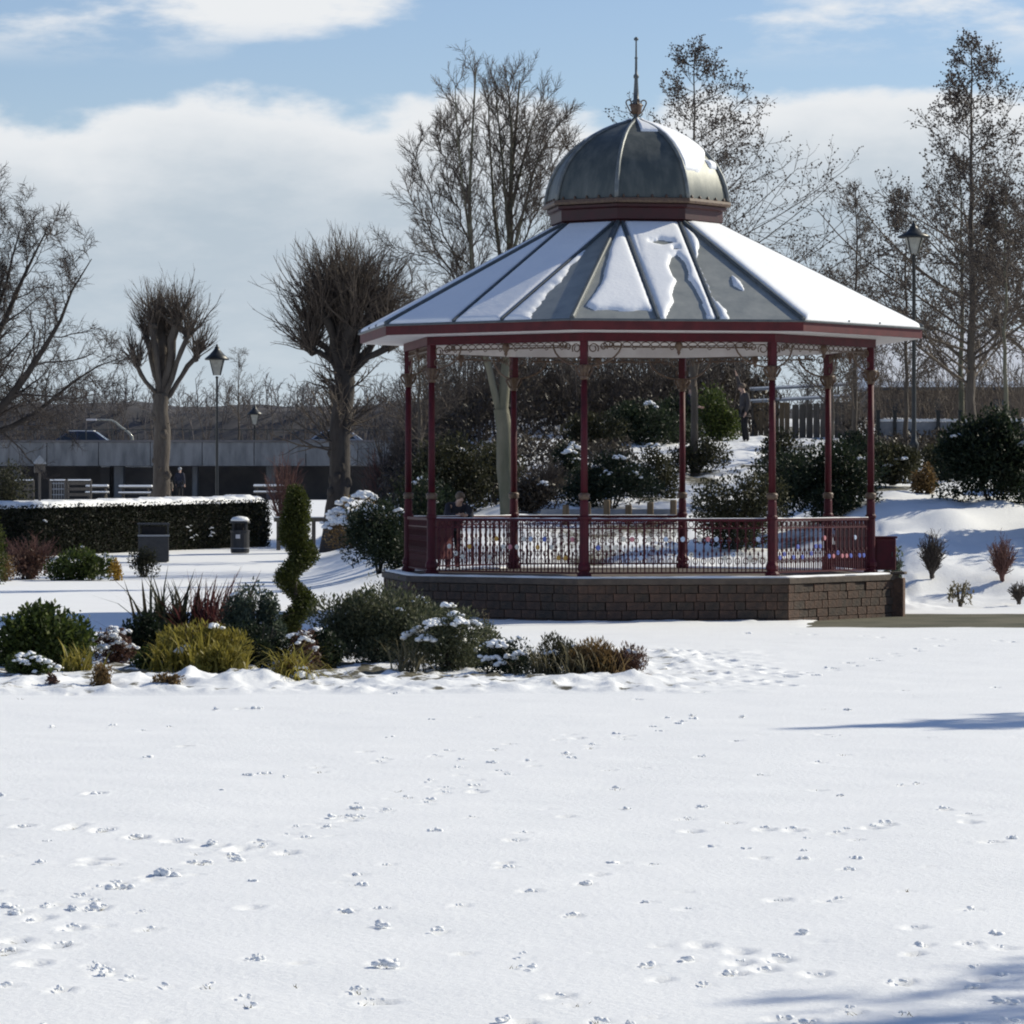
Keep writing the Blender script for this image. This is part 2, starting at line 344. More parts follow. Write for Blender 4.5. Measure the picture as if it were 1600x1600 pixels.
def build_ground():
    rg = np.random.default_rng(4)
    def seg(a, b, s): return np.arange(a, b-1e-6, s)
    xs = np.concatenate([-np.geomspace(2500, 62, 12), seg(-60, -8.6, .6), seg(-8.6, 8.6, .05), seg(8.6, 30, .3), seg(30, 60, 1.5), np.geomspace(60, 2500, 12)])
    ys = np.concatenate([seg(-60, 12, 8), seg(12, 16, .4), seg(16, 45, .07), seg(45, 58, .05), seg(58, 80, .14), seg(80, 150, .4), seg(150, 260, 2.2), np.geomspace(262, 5000, 22)])
    X, Y = np.meshgrid(xs, ys); Z = terr(X, Y); B = np.zeros_like(Z)
    near = sst(75, 60, Y)
    Z += near*(.05*fbm(X*.35, Y*.35, 3, 5)+.018*fbm(X*1.3, Y*1.3, 3, 9))
    # rough bank and rockery behind the bandstand
    hill = sst(76, 82, Y)*sst(170, 140, Y)*sst(-6, 0, X)
    Z += hill*(.55*fbm(X*.7, Y*.5, 4, 31)); B += hill*np.clip(fbm(X*.55+7, Y*.4, 4, 77)*1.9+.34, 0, .75)
    rgt = sst(6.5, 8.0, X)*sst(75, 78, Y)*sst(96, 84, Y)
    B *= 1-.8*rgt; Z += rgt*(.55*fbm(X*.9, Y*.6, 4, 61)+.18*np.abs(fbm(X*2.6, Y*1.6, 3, 62)))
    # planting bed: lumpy snow over soil
    px = 800+X/Y*F
    edge = 45.2+.25*fbm(X*.8, X*0+3, 2, 3)
    bed = sst(0, .5, Y-edge)*sst(60, 55, Y)*sst(1290, 1000, px)
    lump = np.maximum(0, fbm(X*2.0, Y*1.3, 3, 21)+.04)
    Z += bed*(.03+.20*lump+.17*np.maximum(0, fbm(X*5, Y*3.4, 3, 22)))
    B += bed*np.clip(fbm(X*4.6, Y*2.6, 4, 44)*2.3+.10+.34*sst(47.0, 49.0, Y)*sst(990, 930, px), 0, .75)
    # two earth mounds with snow on their backs, front of the bed
    for (mx, my, r, hh) in ((385, 46.9, .42, .17), (190, 47.4, .36, .16), (300, 47.9, .40, .13), (510, 47, .3, .10), (985, 47.2, .30, .14), (1035, 47.6, .22, .12), (70, 47.2, .35, .12), (585, 46.6, .3, .08), (700, 46.7, .35, .09), (900, 46.9, .28, .12)):
        x0 = px2x(mx, my); g = np.exp(-(((X-x0)/r)**2+((Y-my)/(r*1.3))**2)); Z += .72*hh*g; B *= 1-.85*np.clip(g*1.5, 0, 1)
    # leaf litter and soil under the back bed
    bb = sst(98, 99.5, Y)*sst(107, 104, Y)*sst(275, 235, px); B += bb*np.clip(fbm(X*1.2, Y*.7, 3, 8)*1.6+.1, 0, .6)
    # cleared path beside the bandstand: the snow is scraped away, ragged along its edges
    wob = .9*fbm(X*.9, Y*.7, 4, 91); pm = sst(66.5, 67.1, Y+wob)*sst(74.3, 73.6, Y+wob)*sst(1240, 1300, px+60*fbm(X*1.5, Y, 3, 92)); Z -= .06*pm
    # snow drifted up against the plinth
    rr = np.hypot(X-px2x(994, 74), Y-74.0); Z += sst(5.75, 5.0, rr)*(Y < 73)*(1-pm)*(.015+.20*np.maximum(0, fbm(X*1.5, Y*1.5, 3, 93)))
    # footprints, clods and paw marks
    marks = []
    for _ in range(240):
        d = 1/rg.uniform(1/47., 1/17.); x = rg.uniform(-.14, .14)*d
        s = rg.uniform(.4, .95)*(1 if rg.random() < .92 else 1.4); marks.append((x, d, .035*s*rg.uniform(.8, 1.8), .07*s*rg.uniform(.8, 1.6), rg.uniform(.03, .065)*s, rg.random() < .6))
    def track(p0, p1, n, off, s=1.0):
        for i in range(n):
            t = i/(n-1); px_ = p0[0]+(p1[0]-p0[0])*t; py_ = p0[1]+(p1[1]-p0[1])*t; d = CZ*F/(py_-HY)
            x = px2x(px_, d)+(off if i % 2 else -off)+rg.normal(0, .03); marks.append((x, d+rg.normal(0, .1), .05*s, .12*s, .05*s, rg.random() < .5))
    track((0, 1440), (1060, 1128), 46, .09, .65); track((120, 1425), (760, 1190), 26, .07, .5); track((60, 1290), (430, 1330), 14, .1); track((0, 1520), (120, 1420), 8, .1); track((1100, 1300), (1500, 1285), 6, .12)
    track((430, 1210), (900, 1150), 11, .08, .7); track((1130, 1480), (1240, 1520), 6, .08)
    track((1040, 1018), (1250, 1060), 17, .16, 1.5); track((1075, 1050), (1215, 1074), 12, .14, 1.4); track((1180, 990), (1600, 1004), 9, .12, 1.0); track((1240, 1060), (1460, 1010), 14, .1)
    track((560, 880), (640, 870), 5, .2, 1.6)
    cl = []
    for (x, d, rx, ry, dep, mud) in marks:
        k = 3.2; i0, i1 = np.searchsorted(xs, [x-k*rx, x+k*rx]); j0, j1 = np.searchsorted(ys, [d-k*ry, d+k*ry])
        if i1-i0 < 1 or j1-j0 < 1: continue
        xx = X[j0:j1, i0:i1]-x; yy = Y[j0:j1, i0:i1]-d; q = (xx/rx)**2+(yy/ry)**2
        Z[j0:j1, i0:i1] += -dep*np.exp(-q)+dep*.2*np.exp(-((np.sqrt(q)-1.6)**2)/.3)
        if mud: B[j0:j1, i0:i1] += .70*np.exp(-q*.9)
        cl.append((x, d, rx, dep))
    V = np.stack([X, Y, Z], -1).reshape(-1, 3); nx = len(xs); ny = len(ys)
    ii, jj = np.meshgrid(np.arange(nx-1), np.arange(ny-1)); a = (jj*nx+ii).ravel()
    o = np_obj('snow_ground', V, np.stack([a, a+1, a+nx+1, a+nx], 1), M['ground'], smooth=True, bare=B.ravel())
    tag(o, kind='structure')
    # kicked-up clods of snow lying beside the marks
    vs = []; fs = []; base = 0
    bm = bmesh.new(); bmesh.ops.create_icosphere(bm, subdivisions=1, radius=1); iv = np.array([v.co[:] for v in bm.verts]); fi = np.array([[v.index for v in f.verts] for f in bm.faces]); bm.free()
    for (x, d, rx, dep) in cl:
        if rg.random() < .35: continue
        big = rg.uniform(.45, .95)*(1.6 if rg.random() < .07 else 1)
        for q in range(int(rg.integers(4, 9))):
            s = rg.uniform(.007, .020)*big; ox, oy = rg.normal(0, .026*big), rg.normal(0, .04*big)
            sq = np.array([s*rg.uniform(1.0, 2.0), s*rg.uniform(1.0, 1.8), s*rg.uniform(.6, 1.2)]); an = rg.uniform(0, PI); ca, sa = math.cos(an), math.sin(an)
            L_ = iv*(1+rg.uniform(-.38, .38, (len(iv), 1)))*sq; L_ = np.stack([L_[:, 0]*ca-L_[:, 1]*sa, L_[:, 0]*sa+L_[:, 1]*ca, L_[:, 2]], 1)
            c = np.array([x+ox, d+oy, gz(x, d)+s*.25+.004]); vs.append(L_+c); fs.append(fi+base); base += len(iv)
    tag(np_obj('snow_clods', np.concatenate(vs), np.concatenate(fs), M['snow']), 'small kicked-up clods of snow scattered beside the footprints', 'snow clods', kind='stuff')
    # tips of grass showing in the deeper prints
    bl = []; fb = []; n = 0
    for (x, d, rx, ry, dep, mud) in marks:
        if not mud or rg.random() < .5: continue
        for q in range(4):
            p = np.array([x+rg.normal(0, rx*.8), d+rg.normal(0, ry*.6), gz(x, d)-dep*.6]); h = rg.uniform(.012, .026); w = .003
            tip = p+np.array([rg.normal(0, .02), rg.normal(0, .02), h]); bl += [p-[w, 0, 0], p+[w, 0, 0], tip]; fb.append([n, n+1, n+2]); n += 3
    tag(np_obj('grass_tips', np.array(bl), np.array(fb), M['leaf_tuft'], tint=np.random.default_rng(1).random(len(bl))), 'tips of grass poking through the trodden snow', 'grass', kind='stuff')
build_ground()

# cleared path round the right of the bandstand, 3 cm proud of the turf
def build_path():
    pts = [(1180, 980), (1300, 986), (1420, 988), (1600, 988), (2300, 988), (2300, 955), (1600, 955), (1420, 955), (1330, 955), (1180, 973)]
    top = []
    for x, y in pts:
        D = CZ*F/(y-HY); top.append((px2x(x, D), D))
    rg = np.random.default_rng(6); fine = []
    for (a, b) in zip(top, top[1:]+top[:1]):
        n = max(2, int(math.hypot(b[0]-a[0], b[1]-a[1])/.35))
        for k in range(n): t = k/n; fine.append((a[0]+(b[0]-a[0])*t+rg.normal(0, .05), a[1]+(b[1]-a[1])*t+rg.normal(0, .22)))
    top = fine; m = MB(); m.prism(top, -.08, -.014)
    tag(m.build('path', M['path']), kind='structure')
build_path()

# ------------------------------------------------------------------ the bandstand
BC = Vector((px2x(994, 74), 74.0, 0)); AL0 = math.radians(-13.8)
RC, RP, RE, RD = 4.55, 5.05, 5.5, 1.65
ZP, ZE0, ZE1, ZR = .785, 5.25, 5.45, 7.42
def al(i): return AL0+i*PI/4
def vtx(i, R, z=0): return Vector((R*math.sin(al(i)), -R*math.cos(al(i)), z))      # local to bandstand centre
rnd = random.Random(3)
stand = empty('bandstand', BC, 0, 'octagonal maroon iron bandstand with domed snowy metal roof on a stone plinth', 'bandstand')
def octo(R0, R1, z0, z1, i):           # trapezoid slab for one octagon side between radii
    m = MB(); a, b, c, d = vtx(i, R0), vtx(i+1, R0), vtx(i+1, R1), vtx(i, R1)
    vs = [v+Vector((0,0,z)) for z in (z0, z1) for v in (a, b, c, d)]
    m.add(vs, [(3,2,1,0), (4,5,6,7), (0,1,5,4), (1,2,6,5), (2,3,7,6), (3,0,4,7)]); return m
def build_plinth():
    m = MB(); m.prism([(vtx(i, RP-.10).x, vtx(i, RP-.10).y) for i in range(8)], -.3, ZP-.13); core = m.build('plinth', M['mortar'], stand)
    fl = MB(); fl.prism([(vtx(i, RP-.25).x, vtx(i, RP-.25).y) for i in range(8)], ZP-.126, ZP-.012); fl.build('platform_floor', M['coping'], stand)
    # walling stones: the four sides that face the lawn are built stone by stone, the rest joined
    side = 2*(RP)*math.sin(PI/8); H = (ZP-.12+.25)/6
    def walling(nb):
        L = side/nb; var = []
        for k in range(9):
            b = MB(); rr = random.Random(k); b.box((0, 0, 0), (L-.010+rr.uniform(-.012, .002), .16+rr.uniform(-.01, .02), H-.010)); var.append(b.mesh('stone_block', [M['stone'], M['stone2'], M['stone3']][k % 3], bevel=.004))
        return L, var
    L, var = walling(12)
    for i in range(8):
        a, b = vtx(i, RP), vtx(i+1, RP); d = (b-a).normalized(); nrm = Vector((d.y, -d.x, 0)); rz = math.atan2(d.y, d.x)
        if i in (6, 7, 0, 1):
            for c in range(6):
                z = -.25+H*(c+.5); x = 0.0; first = True
                while x < side-.04:
                    w = L*rnd.choice((.62, .85, 1.0, 1.0, 1.2)) if not (first and c % 2) else L*.55
                    first = False; w = min(w, side-x)
                    if side-x-w < L*.4: w = side-x
                    pick = rnd.choice([0, 1, 3, 4, 6, 7]) if rnd.random() < (.5 if i == 1 else .8) else rnd.choice([2, 5, 8])
                    if c > 0: o = bpy.data.objects.new('stone_block', var[pick]); link(o, stand); o.location = a+d*(x+w/2)-nrm*(.075+rnd.uniform(-.012, .010))+Vector((0,0,z)); o.rotation_euler = (0, 0, rz); o.scale = (w/L, 1, 1)
                    x += w
        else:
            m = MB()
            for c in range(6):
                for k in range(13): p = a+d*(side*(k+.5)/13)-nrm*(.075+rnd.uniform(-.012, .010)); m.box((p.x, p.y, -.25+H*(c+.5)), (side/13-.01, .16, H-.01), rz=rz)
            tag(m.build('stone_facing', M['stone'], stand), kind='stuff')
        # coping stones and snow lying on them
        cop = octo(RP-.32, RP+.045, ZP-.115, ZP, i).build('coping_stone', M['coping'], stand, bevel=.012)
        n = 40; V = []; Fc = []
        for u in range(n+1):
            t = u/n; p = (vtx(i, RP+.02)*(1-t)+vtx(i+1, RP+.02)*t); q = (vtx(i, RP-.28)*(1-t)+vtx(i+1, RP-.28)*t)
            w = .25+.55*mnoise.noise(p*2.1); w = min(max(w, 0), 1)
            for s, hh in ((0, -.01), (.12, .02+.02*w), (.5, .03+.02*w), (.9, .03), (1.0, -.01)):
                s2 = s*(1.0) ; r = p*(1-s2*1)+q*s2 if s > 0 else p*(1-.25*(1-w))+q*(.25*(1-w)); V.append((r.x, r.y, ZP+hh))
        for u in range(n):
            for s in range(4): a_ = u*5+s; Fc.append((a_, a_+5, a_+6, a_+1))
        np_obj('coping_snow', np.array(V), np.array(Fc), M['snow_roof'], stand, smooth=True)
    # projecting pier where the steps come up, at the right-hand corner
    c = vtx(2, RP-.06); m = MB(); m.box((c.x, c.y, (ZP-.3)/2-.02), (.30, .40, ZP+.2), rz=al(2)); pr = m.build('stone_pier', M['stone3'], stand, bevel=.015)
    m = MB(); m.box((c.x, c.y, ZP+.022), (.36, .46, .05), rz=al(2)); m.build('pier_cap', M['coping'], pr, bevel=.012)
    # three steps on the far side
    a, b = vtx(3, RP), vtx(4, RP); mid = (a+b)/2; d = (b-a).normalized(); nrm = Vector((d.y, -d.x, 0)); rz = math.atan2(d.y, d.x)
    for k in range(3):
        m = MB(); c = mid+nrm*(.17+.3*k); m.box((c.x, c.y, (ZP-.17*(k+1))/2-.1), (1.6, .3, ZP-.17*(k+1)+.2), rz=rz); m.build('step', M['coping'], stand, bevel=.01)
build_plinth()

def build_columns():
    base = MB(); base.lathe([(.115, 0), (.135, .02), (.135, .07), (.10, .11), (.10, .13), (.125, .15), (.12, .22), (.095, .27), (.088, .30)], 8)
    me_b = base.mesh('column_base', M['red'])
    lo = MB(); lo.lathe([(.088, .30), (.088, 1.05), (.105, 1.07), (.105, 1.11), (.082, 1.14), (.080, 1.38), (.068, 1.42)], 12); me_l = lo.mesh('pedestal_shaft', M['red'], smooth=False)
    col = MB(); col.lathe([(.066, 1.54), (.064, 2.4), (.058, 3.62)], 14); me_c = col.mesh('column', M['red'], smooth=True)
    ring = MB(); ring.lathe([(.070, 1.42), (.108, 1.44), (.095, 1.47), (.112, 1.50), (.098, 1.53), (.066, 1.55)], 12); me_r = ring.mesh('gilt_collar', M['gold'], smooth=True)
    cap = MB(); cap.lathe([(.060, 3.60), (.085, 3.62), (.07, 3.66), (.085, 3.74), (.13, 3.82), (.14, 3.86), (.10, 3.87)], 12)
    for k in range(8):
        a = k*PI/4; cap.tube([(.08*math.cos(a), .08*math.sin(a), 3.66), (.13*math.cos(a), .13*math.sin(a), 3.74), (.165*math.cos(a), .165*math.sin(a), 3.80), (.14*math.cos(a), .14*math.sin(a), 3.84)], .014, 4)
    me_k = cap.mesh('capital', M['gold'], smooth=True)
    top = MB(); top.box((0, 0, (3.86+4.31)/2), (.13, .13, 4.31-3.86)); me_t = top.mesh('upper_post', M['red'])
    for i in range(8):
        p = vtx(i, RC, ZP-.002); c = bpy.data.objects.new('column', me_c); link(c, stand); c.location = p; c.rotation_euler = (0, 0, al(i))
        for n, me in (('column_base', me_b), ('pedestal_shaft', me_l), ('gilt_collar', me_r), ('capital', me_k), ('upper_post', me_t)):
            link(bpy.data.objects.new(n, me), c)
        # scrolled brackets to both neighbours
        for s in (1, -1):
            q = vtx(i+s, RC)-vtx(i, RC); ang = math.atan2(q.y, q.x)-al(i)
            dx = Vector((math.cos(ang), math.sin(ang), 0)); b = MB()
            arc = [dx*(.07+.62*math.sin(t*PI/2)**1.15)+Vector((0, 0, 3.84+.42*(1-math.cos(t*PI/2)))) for t in np.linspace(0, 1, 9)]
            b.tube(arc, .018, 5)
            for cx, cz, r in ((.17, 4.17, .095), (.36, 4.20, .07), (.50, 4.235, .045)):
                b.tube([dx*(cx+r*math.cos(t)*(1-.08*t))+Vector((0, 0, cz+r*math.sin(t)*(1-.08*t))) for t in np.linspace(-.6, 7.2, 15)], .013, 4)
            b.tube([dx*(.10+.03*math.cos(t))+Vector((0, 0, 3.97+.05*math.sin(t))) for t in np.linspace(0, 2*PI, 9)], .011, 4)
            b.build('scroll_bracket', M['gold'], c)
build_columns()

def build_rails():
    bal = MB(); bal.box((0, 0, .50), (.020, .020, .92))
    for cz, r in ((.24, .045), (.62, .038)):
        bal.tube([(r*math.cos(t), 0, cz+r*math.sin(t)*1.3) for t in np.linspace(0, 2*PI, 9)[:-1]], .0085, 4, closed=True)
    bal.box((0, 0, .43), (.036, .036, .05)); bal.box((0, 0, .80), (.036, .036, .03))
    me = bal.mesh('baluster', M['red'])
    bal2 = MB(); bal2.box((0, 0, .19), (.014, .014, .28)); bal2.lathe([(.005, .33), (.022, .36), (.004, .42)], 6); me2 = bal2.mesh('dog_bar', M['red'])
    fringe = {}  # added coloured discs imitating colour fringing over the ironwork
    for nm, c in (('cream', (.80, .76, .66)), ('blue', (.12, .17, .55)), ('ochre', (.70, .38, .07)), ('rose', (.62, .24, .27)), ('pale_blue', (.52, .62, .80))):
        q = MB(); q.lathe([(.006, -.014), (.042, -.012), (.050, 0), (.042, .012), (.006, .014)], 8); me_ = q.mesh('fringe_disc', material(nm+'_fringe', c, tuple(v*.75 for v in c), .5, 30)); me_.transform(Matrix.Rotation(PI/2, 4, 'X')); fringe[nm] = me_
    rr_ = random.Random(9)
    for i in range(8):
        if i == 3: continue                                  # open bay at the steps
        a, b = vtx(i, RC), vtx(i+1, RC); d = (b-a).normalized(); L = (b-a).length; rz = math.atan2(d.y, d.x)
        r = MB(); r.bar((.10, 0, 1.05), (L-.10, 0, 1.05), .075, .05); r.bar((.10, 0, .90), (L-.10, 0, .90), .03, .025); r.bar((.10, 0, .09), (L-.10, 0, .09), .04, .03)
        ro = r.build('railing', M['red'], stand); ro.location = a+Vector((0, 0, ZP)); ro.rotation_euler = (0, 0, rz)
        n = 21
        for k in range(n):
            x = .18+(L-.36)*k/(n-1); o = bpy.data.objects.new('baluster', me); link(o, ro); o.location = (x, 0, .06)
            if i in (7, 0, 1) and k < n-1 and rr_.random() < .85:
                key = rr_.choice(['cream', 'ochre', 'cream', 'rose', 'blue', 'pale_blue'] if i == 7 else (['cream', 'pale_blue', 'blue', 'rose'] if i == 0 else ['blue', 'blue', 'rose', 'pale_blue'])); o = bpy.data.objects.new('fringe_disc', fringe[key]); link(o, ro); o.location = (x+(L-.36)/(n-1)/2, 0, rr_.choice((.36, .42, .55, .70)))
            if k < n-1:
                o = bpy.data.objects.new('dog_bar', me2); link(o, ro); o.location = (x+(L-.36)/(n-1)/2, 0, .06)
        # small arches between the two top rails
        f = MB()
        for k in range(n-1):
            x0 = .18+(L-.36)*(k+.5)/(n-1); f.tube([(x0+.05*math.cos(t), 0, .975+.055*math.sin(t)) for t in np.linspace(0, 2*PI, 8)[:-1]], .008, 4, closed=True)
        f.build('rail_rings', M['red'], ro)
        if i in (0, 1, 4, 5, 7):
            s = MB(); nn = 30; V = []; Fc = []
            for u in range(nn+1):
                x = .14+(L-.28)*u/nn; h = max(.004, .012+.012*mnoise.noise(Vector((x*3, i, 0))))
                for y, z in ((-.036, 1.074), (-.028, 1.074+h), (.028, 1.074+h), (.036, 1.074)): V.append((x, y, z))
            for u in range(nn):
                for s_ in range(3): q = u*4+s_; Fc.append((q, q+4, q+5, q+1))
            np_obj('rail_snow', np.array(V), np.array(Fc), M['snow_roof'], ro, smooth=True)
        def panel(x0, x1, z0, z1):
            p = MB(); p.box(((x0+x1)/2, .045, (z0+z1)/2), (x1-x0, .03, z1-z0)); po = p.build('infill_board', M['redbright'], ro)
            for x in np.arange(x0+.25, x1, .28):
                q = MB(); q.box((x, .022, (z0+z1)/2), (.03, .02, z1-z0-.04)); q.build('batten', M['red'], po)
        if i == 6: panel(.15, L-.15, .28, 1.0)
        if i == 5: panel(L-1.35, L-.45, .22, 1.0)
        if i == 2: panel(.2, 2.6, .1, .95)
build_rails()

def build_roof():
    # beam, soffit, fascia, ceiling
    for i in range(8):
        octo(RC-.03, RC+.10, 5.08, 5.235, i).build('beam', M['red'], stand)
        octo(RC-.075, RC-.033, 5.07, 5.30, i).build('inner_board', M['white'], stand)
        octo(RC+.103, RE-.02, 5.237, 5.26, i).build('soffit_board', M['white'], stand)
        octo(RE-.018, RE+.03, 5.25, 5.44, i).build('fascia_board', M['redbright'], stand)
        octo(RE+.032, RE+.075, 5.415, 5.455, i).build('gutter', M['ribdark'], stand, bevel=.01)
        # frieze: running ironwork under the beam
        a, b = vtx(i, RC+.03), vtx(i+1, RC+.03); d = (b-a).normalized(); L = (b-a).length; f = MB()
        f.bar((.3, 0, -.105), (L-.3, 0, -.105), .02, .02)
        n = 16
        for k in range(n):
            x = .36+(L-.72)*(k+.5)/n; r = (L-.72)/n/2*.95
            f.tube([(x+r*math.cos(t), 0, -.052+.045*math.sin(t)) for t in np.linspace(0, 2*PI, 9)[:-1]], .010, 4, closed=True)
            if k % 2: f.tube([(x-r, 0, -.105), (x-r*.6, 0, -.145), (x, 0, -.125)], .009, 4)
        f.lathe([(.045, 0), (.075, -.06), (.06, -.12), (.03, -.17), (.035, -.20), (.005, -.25)], 8, c=(L/2, 0, 0))
        fo = f.build('frieze', M['gold'], stand); fo.location = a+Vector((0, 0, 5.078)); fo.rotation_euler = (0, 0, math.atan2(d.y, d.x))
    m = MB(); m.prism([(vtx(i, RC-.08).x, vtx(i, RC-.08).y) for i in range(8)], 5.31, 5.34); m.build('ceiling', M['white'], stand)
    # roof sides: three metal panels, standing seams parallel to the slope
    rr = RE+.05
    mlist = []
    for i in range(8):
        a, b, c, d = vtx(i, rr, ZE1-.01), vtx(i+1, rr, ZE1-.01), vtx(i+1, RD, ZR), vtx(i, RD, ZR)
        mid0 = (a+b)/2; mid1 = (c+d)/2; ex = (b-a).normalized(); es = (mid1-mid0); SL = es.length; es = es.normalized(); nz = ex.cross(es).normalized()
        W0 = (b-a).length/2; W1 = (c-d).length/2
        def P(x, s, h=0): return mid0+ex*x+es*s+nz*h
        def W(s): return W0+(W1-W0)*s/SL
        sx = .55
        for lo, hi in ((-1, 0), (0, 1), (1, 2)):
            q = MB()
            if lo == -1: poly = [(-W0, 0), (-sx, 0), (-sx, SL), (-W1, SL)]
            elif lo == 0: poly = [(-sx, 0), (sx, 0), (sx, SL), (-sx, SL)]
            else: poly = [(sx, 0), (W0, 0), (W1, SL), (sx, SL)]
            q.prism(poly, -.03, 0, lambda x, y, h: P(x, y, h)); q.build('roof_panel', M['lead'], stand)
        for x in (-sx, sx):
            q = MB(); q.bar(P(x, .02, .022), P(x, SL-.01, .022), .05, .06, up=nz); q.build('roof_seam', M['ribdark'], stand, bevel=.008)
        h = MB(); h.bar(a+Vector((0,0,.02)), d+Vector((0,0,.02)), .085, .085); h.build('hip_ridge', M['hip'], stand, bevel=.02)
        # snow lying on this side
        NX, NS = 90, 84
        G = np.zeros((NS+1, NX+1, 3)); Hh = np.zeros((NS+1, NX+1))
        for js in range(NS+1):
            s = SL*js/NS; w = W(s)
            for jx in range(NX+1):
                u = jx/NX; x = -w+2*w*u; v = s/SL
                nse = mnoise.noise(Vector((x*1.6+i*7, s*1.6, 0)))*.5+mnoise.noise(Vector((x*6+i*3, s*6, 2)))*.22
                k = snow_mask(i, u, v, x, nse)
                k = min(k, (w-abs(x)-.06)*6, (abs(abs(x)-sx)-.038)*9 if i != 1 else 9, (s-.02)*14, (SL-s+.02)*12)
                hh = (.095 if i == 1 else .065)*(1-math.exp(-max(k, -1)*3.2)) if k > 0 else -.02
                G[js, jx] = P(x, s, hh+.006*nse*(k > .2)); Hh[js, jx] = k
        keep = []
        for js in range(NS):
            for jx in range(NX):
                if max(Hh[js, jx], Hh[js+1, jx], Hh[js, jx+1], Hh[js+1, jx+1]) > 0:
                    q = js*(NX+1)+jx; keep.append((q, q+1, q+NX+2, q+NX+1))
        if keep: 
            V = G.reshape(-1, 3); kf = np.array(keep); used = np.unique(kf); re = -np.ones(len(V), int); re[used] = np.arange(len(used))
            np_obj('snow_patch', V[used], re[kf], M['snow_roof'], stand, smooth=True)
def tri(u, a, b, w=.04): return min((u-a)/w, (b-u)/w)
def inpoly(x, y, poly):
    c = False; n = len(poly); dm = 1e9
    for k in range(n):
        x0, y0 = poly[k]; x1, y1 = poly[(k+1) % n]
        if (y0 > y) != (y1 > y) and x < (x1-x0)*(y-y0)/(y1-y0)+x0: c = not c
        ex, ey = x1-x0, y1-y0; t = max(0, min(1, ((x-x0)*ex+(y-y0)*ey)/(ex*ex+ey*ey+1e-9))); dm = min(dm, math.hypot(x-x0-ex*t, y-y0-ey*t))
    return dm if c else -dm
FRONT_SNOW = [[(955, 346), (985, 346), (1034, 497), (1026, 484), (1000, 481), (975, 484), (950, 480), (930, 483), (918, 477), (930, 455), (940, 437), (944, 410), (950, 385), (950, 366)],
    [(978, 340), (1070, 340), (1126, 500), (1032, 500)], [(1066, 340), (1092, 346), (1106, 378), (1096, 402), (1087, 398)], [(1118, 470), (1131, 482), (1134, 497), (1120, 497)], [(1150, 430), (1160, 440), (1164, 452), (1152, 444)]]
FRONT_BARE = [[(1016, 379), (1036, 374), (1060, 377), (1062, 381), (1042, 384)], [(1052, 404), (1064, 399), (1076, 410), (1080, 424), (1078, 436), (1086, 446), (1096, 466), (1104, 500), (1036, 500), (1044, 482), (1050, 472), (1048, 458), (1058, 440), (1050, 428), (1047, 416)], [(1058, 388), (1068, 387), (1068, 391), (1058, 391)]]
def snow_mask(i, u, v, x, n):
    if i == 0:                                               # front side: traced melt pattern, in the side's own (u, v)
        y = 497-149*v; xl = 895+60*v; xr = 1250-160*v; X = xl+(xr-xl)*u
        k = max(inpoly(X, y, p) for p in FRONT_SNOW)/9.0+.15; h = max(inpoly(X, y, p) for p in FRONT_BARE)/7.0
        return min(k, -h)+n*.55+.05
    if i == 7:                                               # front-left: bare sheet next to the hip
        return min(1.5, (.80-.03*(1-v)-u)*14+n*1.2) if x > .5 else 1.2+n*.8
    if i == 6: return 1.3+n*.6
    if i == 1: return 1.5+n*.9
    return 1.0+n*1.6
build_roof()

